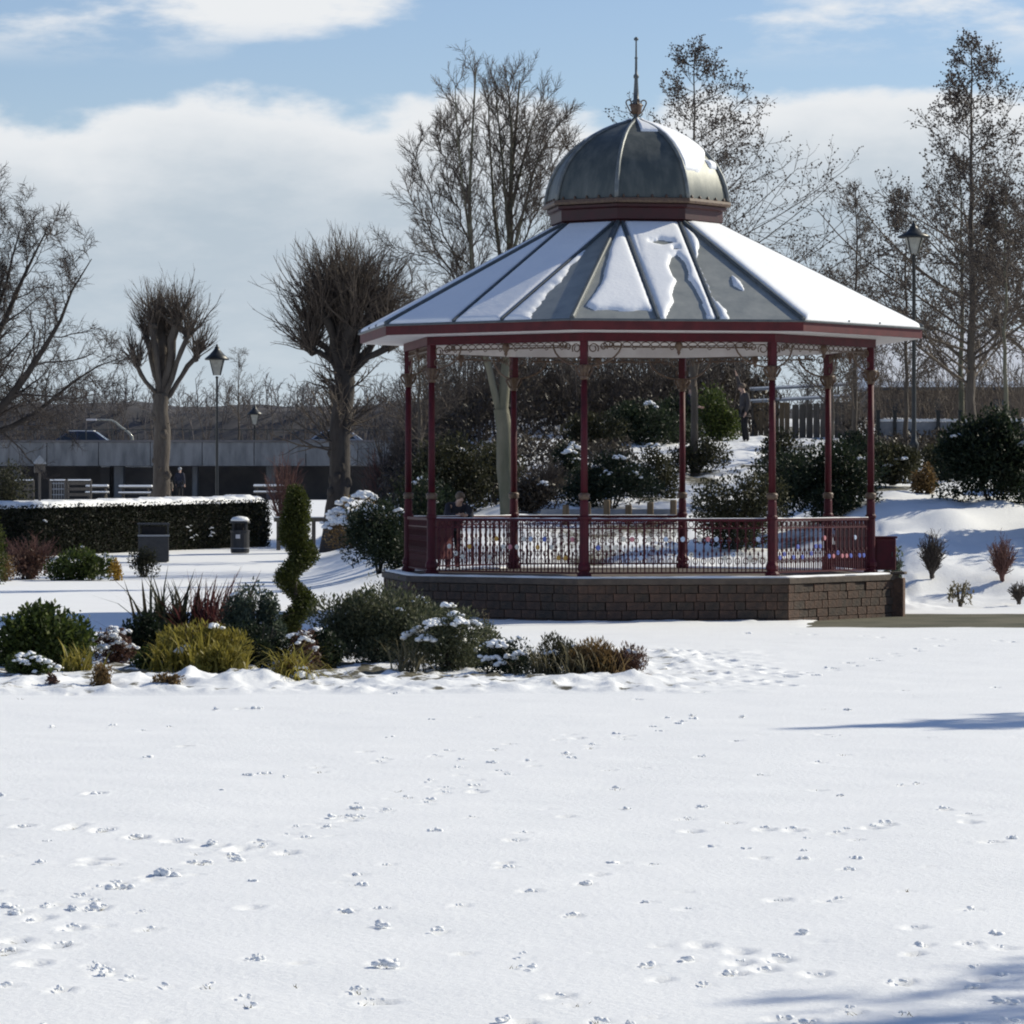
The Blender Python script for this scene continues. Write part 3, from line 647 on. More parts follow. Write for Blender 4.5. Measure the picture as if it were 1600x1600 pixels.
DOME = [(1.78, 7.87), (1.765, 8.02), (1.73, 8.18), (1.66, 8.38), (1.55, 8.60), (1.40, 8.79), (1.22, 8.965), (.98, 9.14), (.72, 9.275), (.46, 9.38), (.24, 9.445), (.12, 9.49), (.06, 9.56)]
def build_dome():
    d = MB()
    m = MB(); m.lathe([(RD-.02, ZR-.06), (RD-.02, ZR+.05), (RD+.05, ZR+.08), (RD+.05, ZR+.28), (RD+.12, ZR+.31), (RD+.12, ZR+.36), (RD+.02, ZR+.37)], 8, a0=AL0-PI/2); dr = m.build('drum', M['drum'], stand)
    m = MB(); m.lathe([(1.79, 7.795), (1.845, 7.80), (1.86, 7.84), (1.85, 7.885), (1.80, 7.90), (1.70, 7.90)], 8, a0=AL0-PI/2); m.build('dome_cornice', M['gold'], stand)
    for i in range(8):      # little studs along the cornice
        for k in range(5):
            t = (k+.5)/5; p = vtx(i, 1.79)*(1-t)+vtx(i+1, 1.79)*t; q = MB(); q.lathe([(.022, 0), (.028, .03), (.006, .07)], 6, c=(p.x, p.y, 7.89)); q.build('cornice_stud', M['gold'], dr)
    n = 6
    for i in range(8):
        V = []; Fc = []
        for R, z in DOME:
            for k in range(n+1):
                t = k/n; p = vtx(i, R)*(1-t)+vtx(i+1, R)*t; V.append((p.x, p.y, z))
        for r in range(len(DOME)-1):
            for k in range(n): a = r*(n+1)+k; Fc.append((a, a+1, a+n+2, a+n+1))
        np_obj('dome_panel', np.array(V), np.array(Fc), M['dome'], stand, smooth=True)
        m = MB(); m.tube([vtx(i, R+.015, z) for R, z in DOME[:-1]], [.045]*4+[.04]*4+[.034]*4, 7); m.build('dome_rib', M['rib'], stand, smooth=True)
        # snow on the dome side
        NU, NV = 40, 60; V = []; K = []; zs = [z for _, z in DOME]; rs = [r for r, _ in DOME]
        for j in range(NV+1):
            z = 7.95+(9.52-7.95)*j/NV; R = float(np.interp(z, zs, rs))
            for k in range(NU+1):
                t = k/NU; p = vtx(i, 1)*(1-t)+vtx(i+1, 1)*t; nse = mnoise.noise(Vector((p.x*3+i, p.y*3, z*3)))*.5+mnoise.noise(Vector((p.x*9+i, p.y*9, z*9)))*.2
                kk = dome_mask(i, t, z, nse); kk = min(kk, (t-.02)*14*R, (.98-t)*14*R)
                hh = .055*(1-math.exp(-kk*3)) if kk > 0 else -.03
                q = p*(R+hh); V.append((q.x, q.y, z+hh*.6)); K.append(kk)
        keep = [(j*(NU+1)+k, j*(NU+1)+k+1, (j+1)*(NU+1)+k+1, (j+1)*(NU+1)+k) for j in range(NV) for k in range(NU)
                if max(K[j*(NU+1)+k], K[j*(NU+1)+k+1], K[(j+1)*(NU+1)+k+1], K[(j+1)*(NU+1)+k]) > 0]
        if keep:
            V = np.array(V); kf = np.array(keep); used = np.unique(kf); re = -np.ones(len(V), int); re[used] = np.arange(len(used))
            np_obj('dome_snow', V[used], re[kf], M['snow_roof'], stand, smooth=True)
    m = MB(); m.lathe([(.13, 9.46), (.10, 9.50), (.055, 9.55), (.05, 9.58), (.085, 9.62), (.10, 9.70), (.12, 9.78), (.11, 9.82), (.06, 9.84), (.09, 9.87), (.055, 9.90), (.05, 10.05), (.034, 10.30), (.055, 10.33), (.05, 10.37), (.026, 10.40), (.022, 10.68), (.034, 10.70), (.018, 10.73), (.014, 11.03), (.045, 11.05), (.045, 11.08), (.012, 11.11)], 10)
    fin = m.build('finial', M['ribdark'], stand, smooth=True)
    m = MB(); m.lathe([(.087, 9.615), (.103, 9.70), (.123, 9.78), (.113, 9.818)], 10); m.build('gilt_vase', M['gold'], fin, smooth=True)
    for k in range(4):
        a = al(0)+.5+k*PI/2; dx = Vector((math.cos(a), math.sin(a), 0)); m = MB()
        m.tube([dx*(.085)+Vector((0,0,9.63)), dx*.13+Vector((0,0,9.68)), dx*.17+Vector((0,0,9.76))]+[dx*(.15+.055*math.cos(t))+Vector((0,0,9.84+.055*math.sin(t))) for t in np.linspace(-.6, 4.6, 9)], .014, 5); m.build('scroll', M['gold'], fin)
        m = MB(); m.tube([dx*.06+Vector((0,0,9.57)), dx*.11+Vector((0,0,9.60)), dx*.13+Vector((0,0,9.64))], .012, 4); m.build('leaf', M['gold'], fin)
def dome_mask(i, t, z, n):
    if i == 0: return min((z-9.20)*9, tri(t, .42, 1.3, .06))+n*.3
    if i == 1: return max((z-8.42-.75*max(0, t-.42))*6, (min(z-8.50, 8.72-z)*7 if t > .78 else -1))+n*.5
    if i == 2: return (z-8.75)*5+n
    if i == 3: return (z-9.0)*5+n
    if i in (4, 5): return (z-9.0)*5+n
    if i == 6: return (z-9.10)*6+n*.6
    return -1 if z < 9.36 else -.5
build_dome()

# maroon cabinet on the platform corner
def build_cabinet():
    p = at(1381, 905, 73.2); e = empty('cabinet', (p.x, p.y, ZP+.072), .12, 'plain maroon box cabinet standing on the platform beside the rightmost column', 'cabinet')
    m = MB(); m.box((0, 0, .30), (.40, .34, .60)); m.build('body', M['redbright'], e, bevel=.012)
    m = MB(); m.box((0, 0, .622), (.45, .39, .04)); m.build('lid', M['red'], e, bevel=.01)
    m = MB(); m.box((0, -.178, .30), (.34, .012, .5)); d = m.build('door', M['red'], e)
    m = MB(); m.box((.12, -.19, .3), (.02, .02, .09)); m.build('handle', M['iron'], d)
build_cabinet()

# ------------------------------------------------------------------ foliage builders
def rand_dirs(rg, n):
    v = rg.normal(size=(n, 3)); return v/np.linalg.norm(v, axis=1, keepdims=True)
def leaves_mesh(rg, P, Nrm, size, aspect=2.2, up=.3):
    n = len(P); ax = rand_dirs(rg, n)*.8+Nrm*.7+np.array([0, 0, up]); ax /= np.linalg.norm(ax, axis=1, keepdims=True)
    sd = np.cross(ax, rand_dirs(rg, n)); sd /= np.linalg.norm(sd, axis=1, keepdims=True)
    L = size*rg.uniform(.6, 1.3, (n, 1)); W = L/aspect
    V = np.stack([P-ax*L*.5, P+sd*W*.5, P+ax*L*.5, P-sd*W*.5], 1).reshape(-1, 3)
    i = np.arange(n)*4; return V, np.stack([i, i+1, i+2, i+3], 1)
def clump_points(rg, clumps, n, shell=.45):
    C = np.array(clumps, float); vol = C[:, 3]*C[:, 4]*C[:, 5]; w = vol**.75; k = rg.choice(len(C), n, p=w/w.sum())
    d = rand_dirs(rg, n); r = (shell**3+(1-shell**3)*rg.random((n, 1)))**(1/3)*(1+rg.normal(0, .07, (n, 1)))
    return C[k, :3]+d*r*C[k, 3:6], d
def lumpy(rg, rx, ry, h, n=14, r=.42):
    """overlapping clumps that fill a low dome of the given half-widths and height"""
    out = []
    for _ in range(n):
        a = rg.uniform(0, 2*PI); q = math.sqrt(rg.random())*.72; t = rg.uniform(.2, .8)*(1-.45*q)
        s = r*rg.uniform(.7, 1.15); out.append((rx*q*math.cos(a), ry*q*math.sin(a), h*t, rx*s, ry*s, h*s*.75))
    out.append((0, 0, h*.45, rx*.6, ry*.6, h*.45)); return out
def snow_blobs(name, parent, rg, pts, size):
    m = MB()
    for k, (x, y, z) in enumerate(pts):
        s = size*rg.uniform(.7, 1.3); nb = 9
        for q in range(nb):
            r = s*rg.uniform(.28, .62)*(1 if q else 1.25); ox, oy = rg.normal(0, s*.85), rg.normal(0, s*.6)
            m.ico((x+ox, y+oy, z-(ox*ox+oy*oy)/(s*3.2)-r*.15+rg.normal(0, s*.10)), (r*1.15, r*1.1, r*.72), seed=int(rg.integers(1e6)), sub=1 if r < .06 else 2, jit=.16, flat=.8)
    return tag(m.build(name, M['snow'], parent, smooth=True), kind='stuff')
def stems(rg, parent, rx, ry, h, n=9, mat='barkdark', r=.012):
    m = MB()
    for _ in range(n):
        a = rg.uniform(0, 2*PI); q = rg.uniform(.2, .8); x, y = rx*q*math.cos(a), ry*q*math.sin(a)
        m.tube([(x*.15, y*.15, -.05), (x*.6, y*.6, h*.4), (x, y, h*rg.uniform(.6, .9))], [r*1.6, r, r*.5], 4)
    m.build('stem', M[mat], parent)
def shrub(name, pxc, D, wpx, ytop, mat, label, cat='shrub', n=4500, leaf=.05, seed=0, aspect=2.2, snow=0, snowsize=.07, depth=None, clumps=14, r=.42, zoff=0, group=None, up=.3, snowside=0, xw=0):
    rg = np.random.default_rng(seed); p = on(pxc, D, zoff); h = CZ+(HY-ytop)/F*D-p.z; rx = wpx/2/F*D; ry = depth or rx*.85
    e = empty(name, p, 0, label, cat, group); cl = lumpy(rg, rx*1.10, ry*1.1, h*1.10, clumps, r)
    n = int(n*1.45); leaf *= 1.12
    P, dn = clump_points(rg, cl, n, .35); P[:, 2] = np.maximum(P[:, 2], .01)
    V, Fq = leaves_mesh(rg, P, dn, leaf, aspect, up)
    np_obj('foliage', V, Fq, M[mat], e, tint=np.repeat(np.clip(rg.beta(2, 2.4, n), 0, 1), 4)); stems(rg, e, rx*.8, ry*.8, h)
    if snow:
        pts = []
        for _ in range(snow):
            c = cl[int(rg.integers(len(cl)))]; a = rg.uniform(0, 2*PI); q = rg.uniform(0, .6)
            pts.append((c[0]+c[3]*q*math.cos(a)+snowside*rx*.35, c[1]-abs(c[4]*q*math.sin(a)), c[2]+c[5]*math.sqrt(1-q*q)*.98))
        snow_blobs('snow_cap', e, rg, pts, snowsize)
    return e
def blades(rg, n, L, w, spread, base=.08, curl=.5, k=5, lean=(0, 0)):
    a = rg.uniform(0, 2*PI, n); tilt = np.abs(rg.normal(0, spread, n)); LL = L*rg.uniform(.55, 1.1, n); ww = w*rg.uniform(.7, 1.2, n)
    b = np.stack([rg.normal(0, base, n), rg.normal(0, base, n), np.zeros(n)], 1); dirh = np.stack([np.cos(a), np.sin(a), 0*a], 1)
    side = np.stack([-np.sin(a), np.cos(a), 0*a], 1); V = []
    for j in range(k):
        t = j/(k-1); ang = tilt+curl*t*t*(.4+tilt); hz = LL*t
        c = b+dirh*(np.sin(ang)*hz)[:, None]+np.array([0, 0, 1])*(np.cos(ang)*hz)[:, None]; c[:, 0] += lean[0]*hz; c[:, 1] += lean[1]*hz
        wd = ww*(1-t**2.2)*.5+.001
        V += [c-side*wd[:, None], c+side*wd[:, None]]
    V = np.stack(V, 1).reshape(-1, 3); i = np.arange(n)*2*k; Fq = np.concatenate([np.stack([i+2*j, i+2*j+1, i+2*j+3, i+2*j+2], 1) for j in range(k-1)])
    return V, Fq
def grass_clump(name, pxc, D, ytop, mat, label, n=160, w=.02, spread=.45, curl=.6, seed=0, base=.1, cat='grass clump', extra=None, group=None, lean=(0, 0), zoff=0):
    rg = np.random.default_rng(seed); p = on(pxc, D, zoff); h = CZ+(HY-ytop)/F*D-p.z; e = empty(name, p, 0, label, cat, group)
    V, Fq = blades(rg, n, h*1.05, w, spread, base, curl, lean=lean); np_obj('blades', V, Fq, M[mat], e, tint=np.repeat(rg.random(n), 10))
    return e

# ------------------------------------------------------------------ bare trees
def resample(pts, k):
    pts = np.array(pts, float); d = np.concatenate([[0], np.cumsum(np.linalg.norm(np.diff(pts, axis=0), axis=1))]); t = np.linspace(0, d[-1], k)
    return np.stack([np.interp(t, d, pts[:, i]) for i in range(3)], 1)
def grow(rg, P, R, n, t0, t1, ang, angj, ratio, k, wander, upw, rfac, shape=None, lmin=.0, taper=.35, flat=0, rmin=.004):
    N, K, _ = P.shape; t = t0+(t1-t0)*((np.arange(n)[None, :]+rg.random((N, n)))/n); f = t*(K-1); i0 = np.clip(f.astype(int), 0, K-2); fr = (f-i0)[..., None]
    idx = np.arange(N)[:, None]; A = P[idx, i0]; B = P[idx, i0+1]; p = A+(B-A)*fr; tan = B-A; tan /= np.linalg.norm(tan, axis=-1, keepdims=True)+1e-9
    r = R[idx, i0]*(1-fr[..., 0])+R[idx, i0+1]*fr[..., 0]
    Lp = np.linalg.norm(np.diff(P, axis=1), axis=-1).sum(1)[:, None]; sh = shape(t) if shape is not None else (1.15-.6*t)
    L = np.maximum(Lp*ratio*sh*rg.uniform(.65, 1.25, (N, n)), lmin)
    p = p.reshape(-1, 3); tan = tan.reshape(-1, 3); L = L.ravel(); r = r.ravel()
    q = rand_dirs(rg, len(p)); perp = np.cross(tan, q); perp /= np.linalg.norm(perp, axis=1, keepdims=True)+1e-9
    th = np.radians(ang+rg.normal(0, angj, len(p)))[:, None]; d = tan*np.cos(th)+perp*np.sin(th)
    pts = [p]; step = (L/(k-1))[:, None]
    for j in range(k-1):
        d = d+rg.normal(0, wander, d.shape)+np.array([0, 0, upw]); d /= np.linalg.norm(d, axis=1, keepdims=True); pts.append(pts[-1]+d*step)
    r0 = np.maximum(r*rfac, rmin)
    return np.stack(pts, 1), r0[:, None]*np.linspace(1, taper, k)[None, :]
def tubes(P, R, s):
    N, K, _ = P.shape; T = P[:, -1]-P[:, 0]; T /= np.linalg.norm(T, axis=1, keepdims=True)+1e-9
    ref = np.where(np.abs(T[:, 2:3]) < .9, np.array([[0, 0, 1.]]), np.array([[1., 0, 0]])); U = np.cross(T, ref); U /= np.linalg.norm(U, axis=1, keepdims=True); W = np.cross(T, U)
    a = 2*PI*np.arange(s)/s; ring = U[:, None, :]*np.cos(a)[None, :, None]+W[:, None, :]*np.sin(a)[None, :, None]
    V = P[:, :, None, :]+ring[:, None, :, :]*R[:, :, None, None]
    base = (np.arange(N)*K*s)[:, None, None]+(np.arange(K-1)*s)[None, :, None]; j = np.arange(s)[None, None, :]; jn = (j+1) % s
    Fq = np.stack(np.broadcast_arrays(base+j, base+jn, base+s+jn, base+s+j), -1).reshape(-1, 4)
    return V.reshape(-1, 3), Fq
def tube_obj(name, levels, mat, parent):
    Vs = []; Fs = []; b = 0
    for P, R, s in levels:
        V, Fq = tubes(P, R, s); Vs.append(V); Fs.append(Fq+b); b += len(V)
    return np_obj(name, np.concatenate(Vs), np.concatenate(Fs), mat, parent, smooth=True)
OCT = np.array([(1,0,0), (-1,0,0), (0,1,0), (0,-1,0), (0,0,1), (0,0,-1)], float); OCTF = np.array([(0,2,4), (2,1,4), (1,3,4), (3,0,4), (2,0,5), (1,2,5), (3,1,5), (0,3,5)])
def blob_obj(name, C, r, mat, parent, rg):
    n = len(C); S = r*rg.uniform(.6, 1.4, (n, 1, 1)); V = C[:, None, :]+OCT[None]*S*rg.uniform(.7, 1.2, (n, 6, 1)); Fq = (np.arange(n)*6)[:, None, None]+OCTF[None]
    return np_obj(name, V.reshape(-1, 3), Fq.reshape(-1, 3), mat, parent)
def local(px, py, D, o): v = at(px, py, D)-o; return (v.x, v.y, v.z)
def stem_line(pts, r0, r1, k, rg, wob=.03):
    P = resample(pts, k); P[1:-1, :2] += rg.normal(0, wob, (k-2, 2)); return P[None], (r0+(r1-r0)*np.linspace(0, 1, k)**.8)[None]

def tree(name, base, label, cat='tree', group=None): return empty(name, base, 0, label, cat, group)

def oak_tree():
    rg = np.random.default_rng(11); D = 120; o = on(-75, D); e = tree('spreading_tree', o, 'wide spreading bare tree cut by the left edge of the picture')
    T, TR = stem_line([(0, 0, -.2), (.1, 0, 1.6), (.3, 0, 2.8)], .48, .36, 5, rg)
    limbs = []
    for pts, r in (([(-75, 700), (-20, 560), (25, 440), (58, 370), (80, 340)], .20), ([(-70, 690), (10, 640), (70, 560), (110, 470), (150, 405)], .20), ([(-72, 695), (30, 665), (80, 620), (120, 580), (185, 560)], .13),
                   ([(-78, 690), (-60, 540), (-20, 420), (8, 345)], .2), ([(-80, 690), (-150, 560), (-200, 450), (-220, 370)], .22), ([(-80, 690), (-190, 620), (-270, 560)], .18), ([(-75, 690), (-90, 480), (-80, 370)], .2), ([(-72, 690), (-15, 520), (20, 400), (32, 345)], .16)):
        dy = rg.normal(0, 1.2); P = [local(x, y, D, o) for x, y in pts]; P = [(x, dy*q/len(P), z) for q, (x, _, z) in enumerate(P)]
        A = resample(P, 8); A[1:] += rg.normal(0, .10, (7, 3)); limbs.append((A, r*(1-np.linspace(0, 1, 8)**.8*.93)))
    LP = np.stack([a for a, _ in limbs]); LR = np.stack([b for _, b in limbs])*1.05
    b1, r1 = grow(rg, LP, LR*.8, 20, .12, 1, 50, 14, .32, 6, .17, .05, .42, lmin=.9)
    b2, r2 = grow(rg, b1, r1, 11, .12, 1, 48, 15, .44, 5, .22, .05, .5, lmin=.4, rmin=.010)
    b3, r3 = grow(rg, b2, r2, 9, .1, 1, 45, 16, .55, 3, .28, .03, .7, lmin=.24, rmin=.0085)
    tube_obj('trunk', [(T, TR, 10), (LP, LR, 8)], M['barkdark'], e); tube_obj('crown', [(b1, r1, 5), (b2, r2, 3), (b3, r3, 3)], M['twigdark'], e)
oak_tree()

def pollard(px, D, ybase_fork, forks, label, seed, trunk_r, nshoot, shoot_len, base_px=None, shoots_r=.011, side=0, mat='barkdark', tw='twigdark', spread=34):
    rg = np.random.default_rng(seed); o = on(base_px or px, D); e = tree('pollarded_tree', o, label)
    fk = local(px, ybase_fork, D, o)
    T, TR = stem_line([(0, 0, -.2), (fk[0]*.3, 0, fk[2]*.5), fk], trunk_r, trunk_r*.82, 9, rg, .04)
    TR = TR*(1+rg.normal(0, .05, TR.shape)); TR[0, 0] *= 1.4; TR[0, 1] *= 1.1
    Ls = []; Rs = []; heads = []
    for (x, y, r) in forks:
        q = local(x, y, D, o); dy = rg.normal(0, .5); P = [fk, ((fk[0]+q[0])*.5+.1*rg.normal(), dy*.5, (fk[2]+q[2])*.5), (q[0], dy, q[2])]
        P[0] = (fk[0]*1.0, 0, fk[2]-.35); A = resample(P, 6); A[1:-1] += rg.normal(0, .05, (4, 3)); Ls.append(A); Rr = np.linspace(r*1.1, r*.8, 6); Rr[-1] = r*1.0; Rr[-2] = r*1.05; Rs.append(Rr); heads.append((A[-1], r, A[-1]-A[-2]))
    L_ = np.stack(Ls); R_ = np.stack(Rs)
    # knuckle knobs where it is cut back each winter
    kb = MB()
    for (c, r, d) in heads:
        for q in range(4): kb.ico(Vector(c)+Vector(rg.normal(0, r*.7, 3)), (r*.9, r*.9, r*.8), seed=int(rg.integers(1e6)), sub=1, jit=.25)
    for q in range(16):
        t = rg.uniform(.25, 1)*(T.shape[1]-1); i_ = int(min(t, T.shape[1]-2)); c_ = T[0, i_]+(T[0, i_+1]-T[0, i_])*(t-i_); a_ = rg.uniform(0, 2*PI); rr_ = TR[0, i_]; b_ = rg.uniform(.06, .15)
        kb.ico((c_[0]+rr_*.86*math.cos(a_), c_[1]+rr_*.86*math.sin(a_), c_[2]), (b_, b_, b_*1.3), seed=int(rg.integers(1e6)), sub=2, jit=.22)
    S = []
    for (c, r, d) in heads:
        n = nshoot; dirs = rand_dirs(rg, n); dirs[:, 2] = np.abs(dirs[:, 2])*.9+.25; dd = np.array(d)/np.linalg.norm(d); dirs = dirs*math.tan(math.radians(spread))+dd*.75+np.array([0, 0, .22]); dirs /= np.linalg.norm(dirs, axis=1, keepdims=True)
        Ln = shoot_len*rg.uniform(.35, 1.12, n)*rg.uniform(.75, 1.1); p = np.array(c)+rg.normal(0, r*.6, (n, 3)); pts = [p]; dcur = dirs
        for j in range(5): dcur = dcur+rg.normal(0, .15, dcur.shape)+np.array([0, 0, .07]); dcur /= np.linalg.norm(dcur, axis=1, keepdims=True); pts.append(pts[-1]+dcur*(Ln/5)[:, None])
        S.append(np.stack(pts, 1))
    S = np.concatenate(S); SR = np.full((len(S), 1), 1.0)*np.linspace(shoots_r*1.9, shoots_r*.5, 6)[None]*rg.uniform(.5, 1.6, (len(S), 1))
    s2, r2 = grow(rg, S, SR, 4, .25, .95, 24, 8, .32, 3, .08, .06, .8, rmin=.0075)
    lv = [(S, SR, 4), (s2, r2, 3)]
    if side:
        sd, sr = grow(rg, np.concatenate([T[:, 4:]]), TR[:, 4:], side, .1, 1, 66, 12, .62, 6, .10, .10, .12, rmin=.012); sd2, sr2 = grow(rg, sd, sr, 7, .2, 1, 35, 12, .38, 4, .15, .05, .8, rmin=.0075); lv += [(sd, sr, 3), (sd2, sr2, 3)]
        l2, lr2 = grow(rg, L_, R_, 9, .1, 1, 55, 14, .55, 5, .12, .12, .1, rmin=.012); l3, lr3 = grow(rg, l2, lr2, 5, .2, 1, 35, 12, .4, 4, .15, .05, .8, rmin=.0075); lv += [(l2, lr2, 3), (l3, lr3, 3)]
    t = tube_obj('trunk', [(T, TR, 12), (L_, R_, 9)], M[mat], e); tag(kb.build('knuckles', M[mat], e, smooth=True), kind='stuff'); tube_obj('crown', lv, M[tw], e)
    return e
pollard(253, 150, 615, [(228, 525, .12), (238, 508, .13), (248, 498, .22), (263, 520, .12), (277, 506, .17), (294, 528, .10), (306, 558, .10), (216, 572, .09)], 'smaller pollarded tree with stubby limbs behind the snow-topped hedge', 21, .36, 75, 1.85, spread=52, shoots_r=.010, mat='bark', tw='twig')
pollard(537, 125, 575, [(492, 520, .12), (503, 488, .15), (520, 470, .20), (541, 468, .18), (562, 478, .17), (582, 492, .16), (600, 512, .13), (606, 545, .11), (488, 548, .10), (530, 500, .2), (555, 510, .2)], 'stout dark pollarded tree with a dense brush of shoots', 22, .40, 125, 2.5, base_px=526, shoots_r=.0095, side=60, spread=62, tw='twig')

def twin_tree():
    rg = np.random.default_rng(33); D = 95; o = on(797, D); e = tree('twin_stemmed_tree', o, 'tall bare tree with two upright stems rising behind the bandstand roof')
    T, TR = stem_line([(0, 0, -.3), local(790, 720, D, o), local(783, 640, D, o)], .24, .19, 7, rg, .02)
    def st(pts, r0, r1, dy): 
        P = [local(x, y, D, o) for x, y in pts]; P = [(x, dy*q/(len(P)-1), z) for q, (x, _, z) in enumerate(P)]; return resample(P, 12), np.linspace(r0, r1, 12)
    K_ = .7
    S = [st([(783, 655), (760, 560), (738, 420), (733, 320), (738, 220), (744, 112)], .13, .022, -.6), st([(784, 655), (794, 540), (797, 400), (797, 290), (806, 200), (812, 122)], .20, .025, .5),
         st([(760, 540), (740, 420), (722, 280), (714, 200), (712, 140)], .07, .015, -.9), st([(796, 380), (785, 250), (777, 170), (774, 125)], .07, .015, .2), st([(797, 330), (815, 260), (832, 190), (852, 150)], .07, .015, .9),
         st([(790, 470), (772, 330), (765, 220), (762, 145)], .08, .015, .9), st([(796, 420), (818, 330), (836, 260), (872, 190)], .07, .015, -.2), st([(798, 300), (800, 210), (793, 125)], .08, .015, .1)]
    SP = np.stack([a for a, _ in S]); SR = np.stack([b for _, b in S])*.72
    # ascending side limbs that open the crown to either side
    side = [st([(775, 620), (735, 480), (690, 420), (650, 400), (615, 395)], .06, .012, -1), st([(755, 540), (700, 420), (660, 340), (632, 290)], .06, .012, .6), st([(745, 480), (700, 380), (665, 290), (650, 230)], .05, .012, -.4), st([(740, 400), (705, 300), (685, 210), (678, 200)], .05, .012, .2),
            st([(797, 420), (840, 330), (868, 270), (888, 215)], .05, .012, .4), st([(797, 480), (850, 400), (880, 300), (900, 230)], .05, .012, 1), st([(780, 600), (720, 520), (680, 470), (640, 450)], .05, .012, .3), st([(800, 380), (835, 280), (852, 215)], .05, .012, -.8), st([(737, 360), (715, 250), (702, 190)], .04, .012, .7)]
    QP = np.stack([a for a, _ in side]); QR = np.stack([b for _, b in side])*.62; QP[:, 1:] += rg.normal(0, .05, QP[:, 1:].shape)
    A = np.concatenate([SP, QP]); AR = np.concatenate([SR, QR])
    b1, r1 = grow(rg, A, AR, 24, .15, 1, 40, 9, .18, 6, .06, .08, .30, lmin=.6, rmin=.010)
    b2, r2 = grow(rg, b1, r1, 8, .15, 1, 32, 10, .46, 4, .08, .06, .6, lmin=.3, rmin=.0075)
    b3, r3 = grow(rg, b2, r2, 5, .2, 1, 32, 12, .5, 3, .12, .04, .8, lmin=.16, rmin=.006)
    tube_obj('trunk', [(T, TR, 12), (SP, SR, 8)], M['barkgreen'], e); tube_obj('limb', [(QP, QR, 6)], M['bark'], e); tube_obj('crown', [(b1, r1, 4), (b2, r2, 3), (b3, r3, 3)], M['twig'], e)
twin_tree()

def alder(px, D, ytop, halfw_px, label, seed, trunk_r=.14, n1=46, cones=3500, skew=0, ylow=620, base_px=None, cone_r=.027, tmul=1.0, mat='bark', name='cone_bearing_tree', zb=0):
    rg = np.random.default_rng(seed); o = on(base_px or px, D, zb); e = tree(name, o, label); top = local(px, ytop, D, o); H = top[2]; low = (local(px, ylow, D, o)[2])/H
    T, TR = stem_line([(0, 0, -.2), (top[0]*.4+rg.normal(0, .05), 0, H*.45), top], trunk_r, .012, 16, rg, .03)
    hw = halfw_px/F*D
    sh = lambda t: np.clip((1-((t-low)/(1-low)))**1.05+.07, .06, 1.2)
    b1, r1 = grow(rg, T, TR, n1, low, .985, 60, 9, hw/H*1.55, 7, .06, .045, .35, shape=sh, rmin=.010)
    if skew: b1[:, :, 0] += skew*np.linspace(0, 1, 7)[None]**1.3*np.linalg.norm(b1[:, -1]-b1[:, 0], axis=1)[:, None]
    b2, r2 = grow(rg, b1, r1, int(11*tmul), .10, 1, 44, 12, .36, 4, .13, .07, .65, lmin=.35, rmin=.009)
    b3, r3 = grow(rg, b2, r2, int(6*tmul), .2, 1, 42, 14, .45, 3, .2, .05, .75, lmin=.18, rmin=.0075)
    tube_obj('trunk', [(T, TR, 9)], M[mat], e); tube_obj('crown', [(b1, r1, 4), (b2, r2, 3), (b3, r3, 3)], M['twig'], e)
    if cones:
        tips = np.concatenate([b3[:, -1], b3[:, 1]]); C = tips[rg.choice(len(tips), min(int(cones*.95), len(tips)), replace=False)]+rg.normal(0, .02, (min(int(cones*.95), len(tips)), 3)); blob_obj('cones', C, cone_r, M['cone'], e, rg)['kind'] = 'stuff'
    return e
G_AL = 'trees carrying dark cones on the bank'
alder(1085, 112, 78, 205, 'conical tree full of dark cones just right of the dome', 41, .13, 60, 6000, skew=.10, ylow=600)
alder(1518, 104, 72, 180, 'tallest cone-bearing tree with a straight trunk near the right edge', 42, .17, 64, 7000, ylow=600)
alder(1415, 116, 300, 75, 'short cone-bearing tree just left of the tall right-hand lamp', 43, .09, 34, 2600, ylow=610)
alder(1500, 126, 250, 95, 'grey-stemmed cone-bearing tree behind the tallest one at the right', 44, .12, 40, 3000, ylow=600, mat='barkgreen')
alder(1572, 100, 300, 95, 'thin pale-stemmed cone-bearing tree nearest the right edge', 45, .09, 36, 3000, ylow=560, mat='barkgreen')
alder(1640, 112, 200, 170, 'cone-bearing tree mostly beyond the right edge', 46, .14, 44, 3600, ylow=600)
alder(1338, 118, 292, 62, 'slim bare tree without cones above the right-hand roof slope', 47, .10, 40, 0, ylow=640, name='slim_bare_tree')
alder(1300, 108, 430, 60, 'low branching bare tree seen through the right-hand bay of the bandstand', 48, .09, 30, 500, ylow=640, name='bare_tree')
alder(372, 235, 545, 45, 'small distant bare tree beside the left lamp on the bridge', 49, .12, 26, 0, ylow=660, name='distant_bare_tree', tmul=.8)
alder(655, 118, 470, 60, 'bare tree behind the left end of the bandstand roof', 50, .10, 34, 0, ylow=700, name='bare_tree')
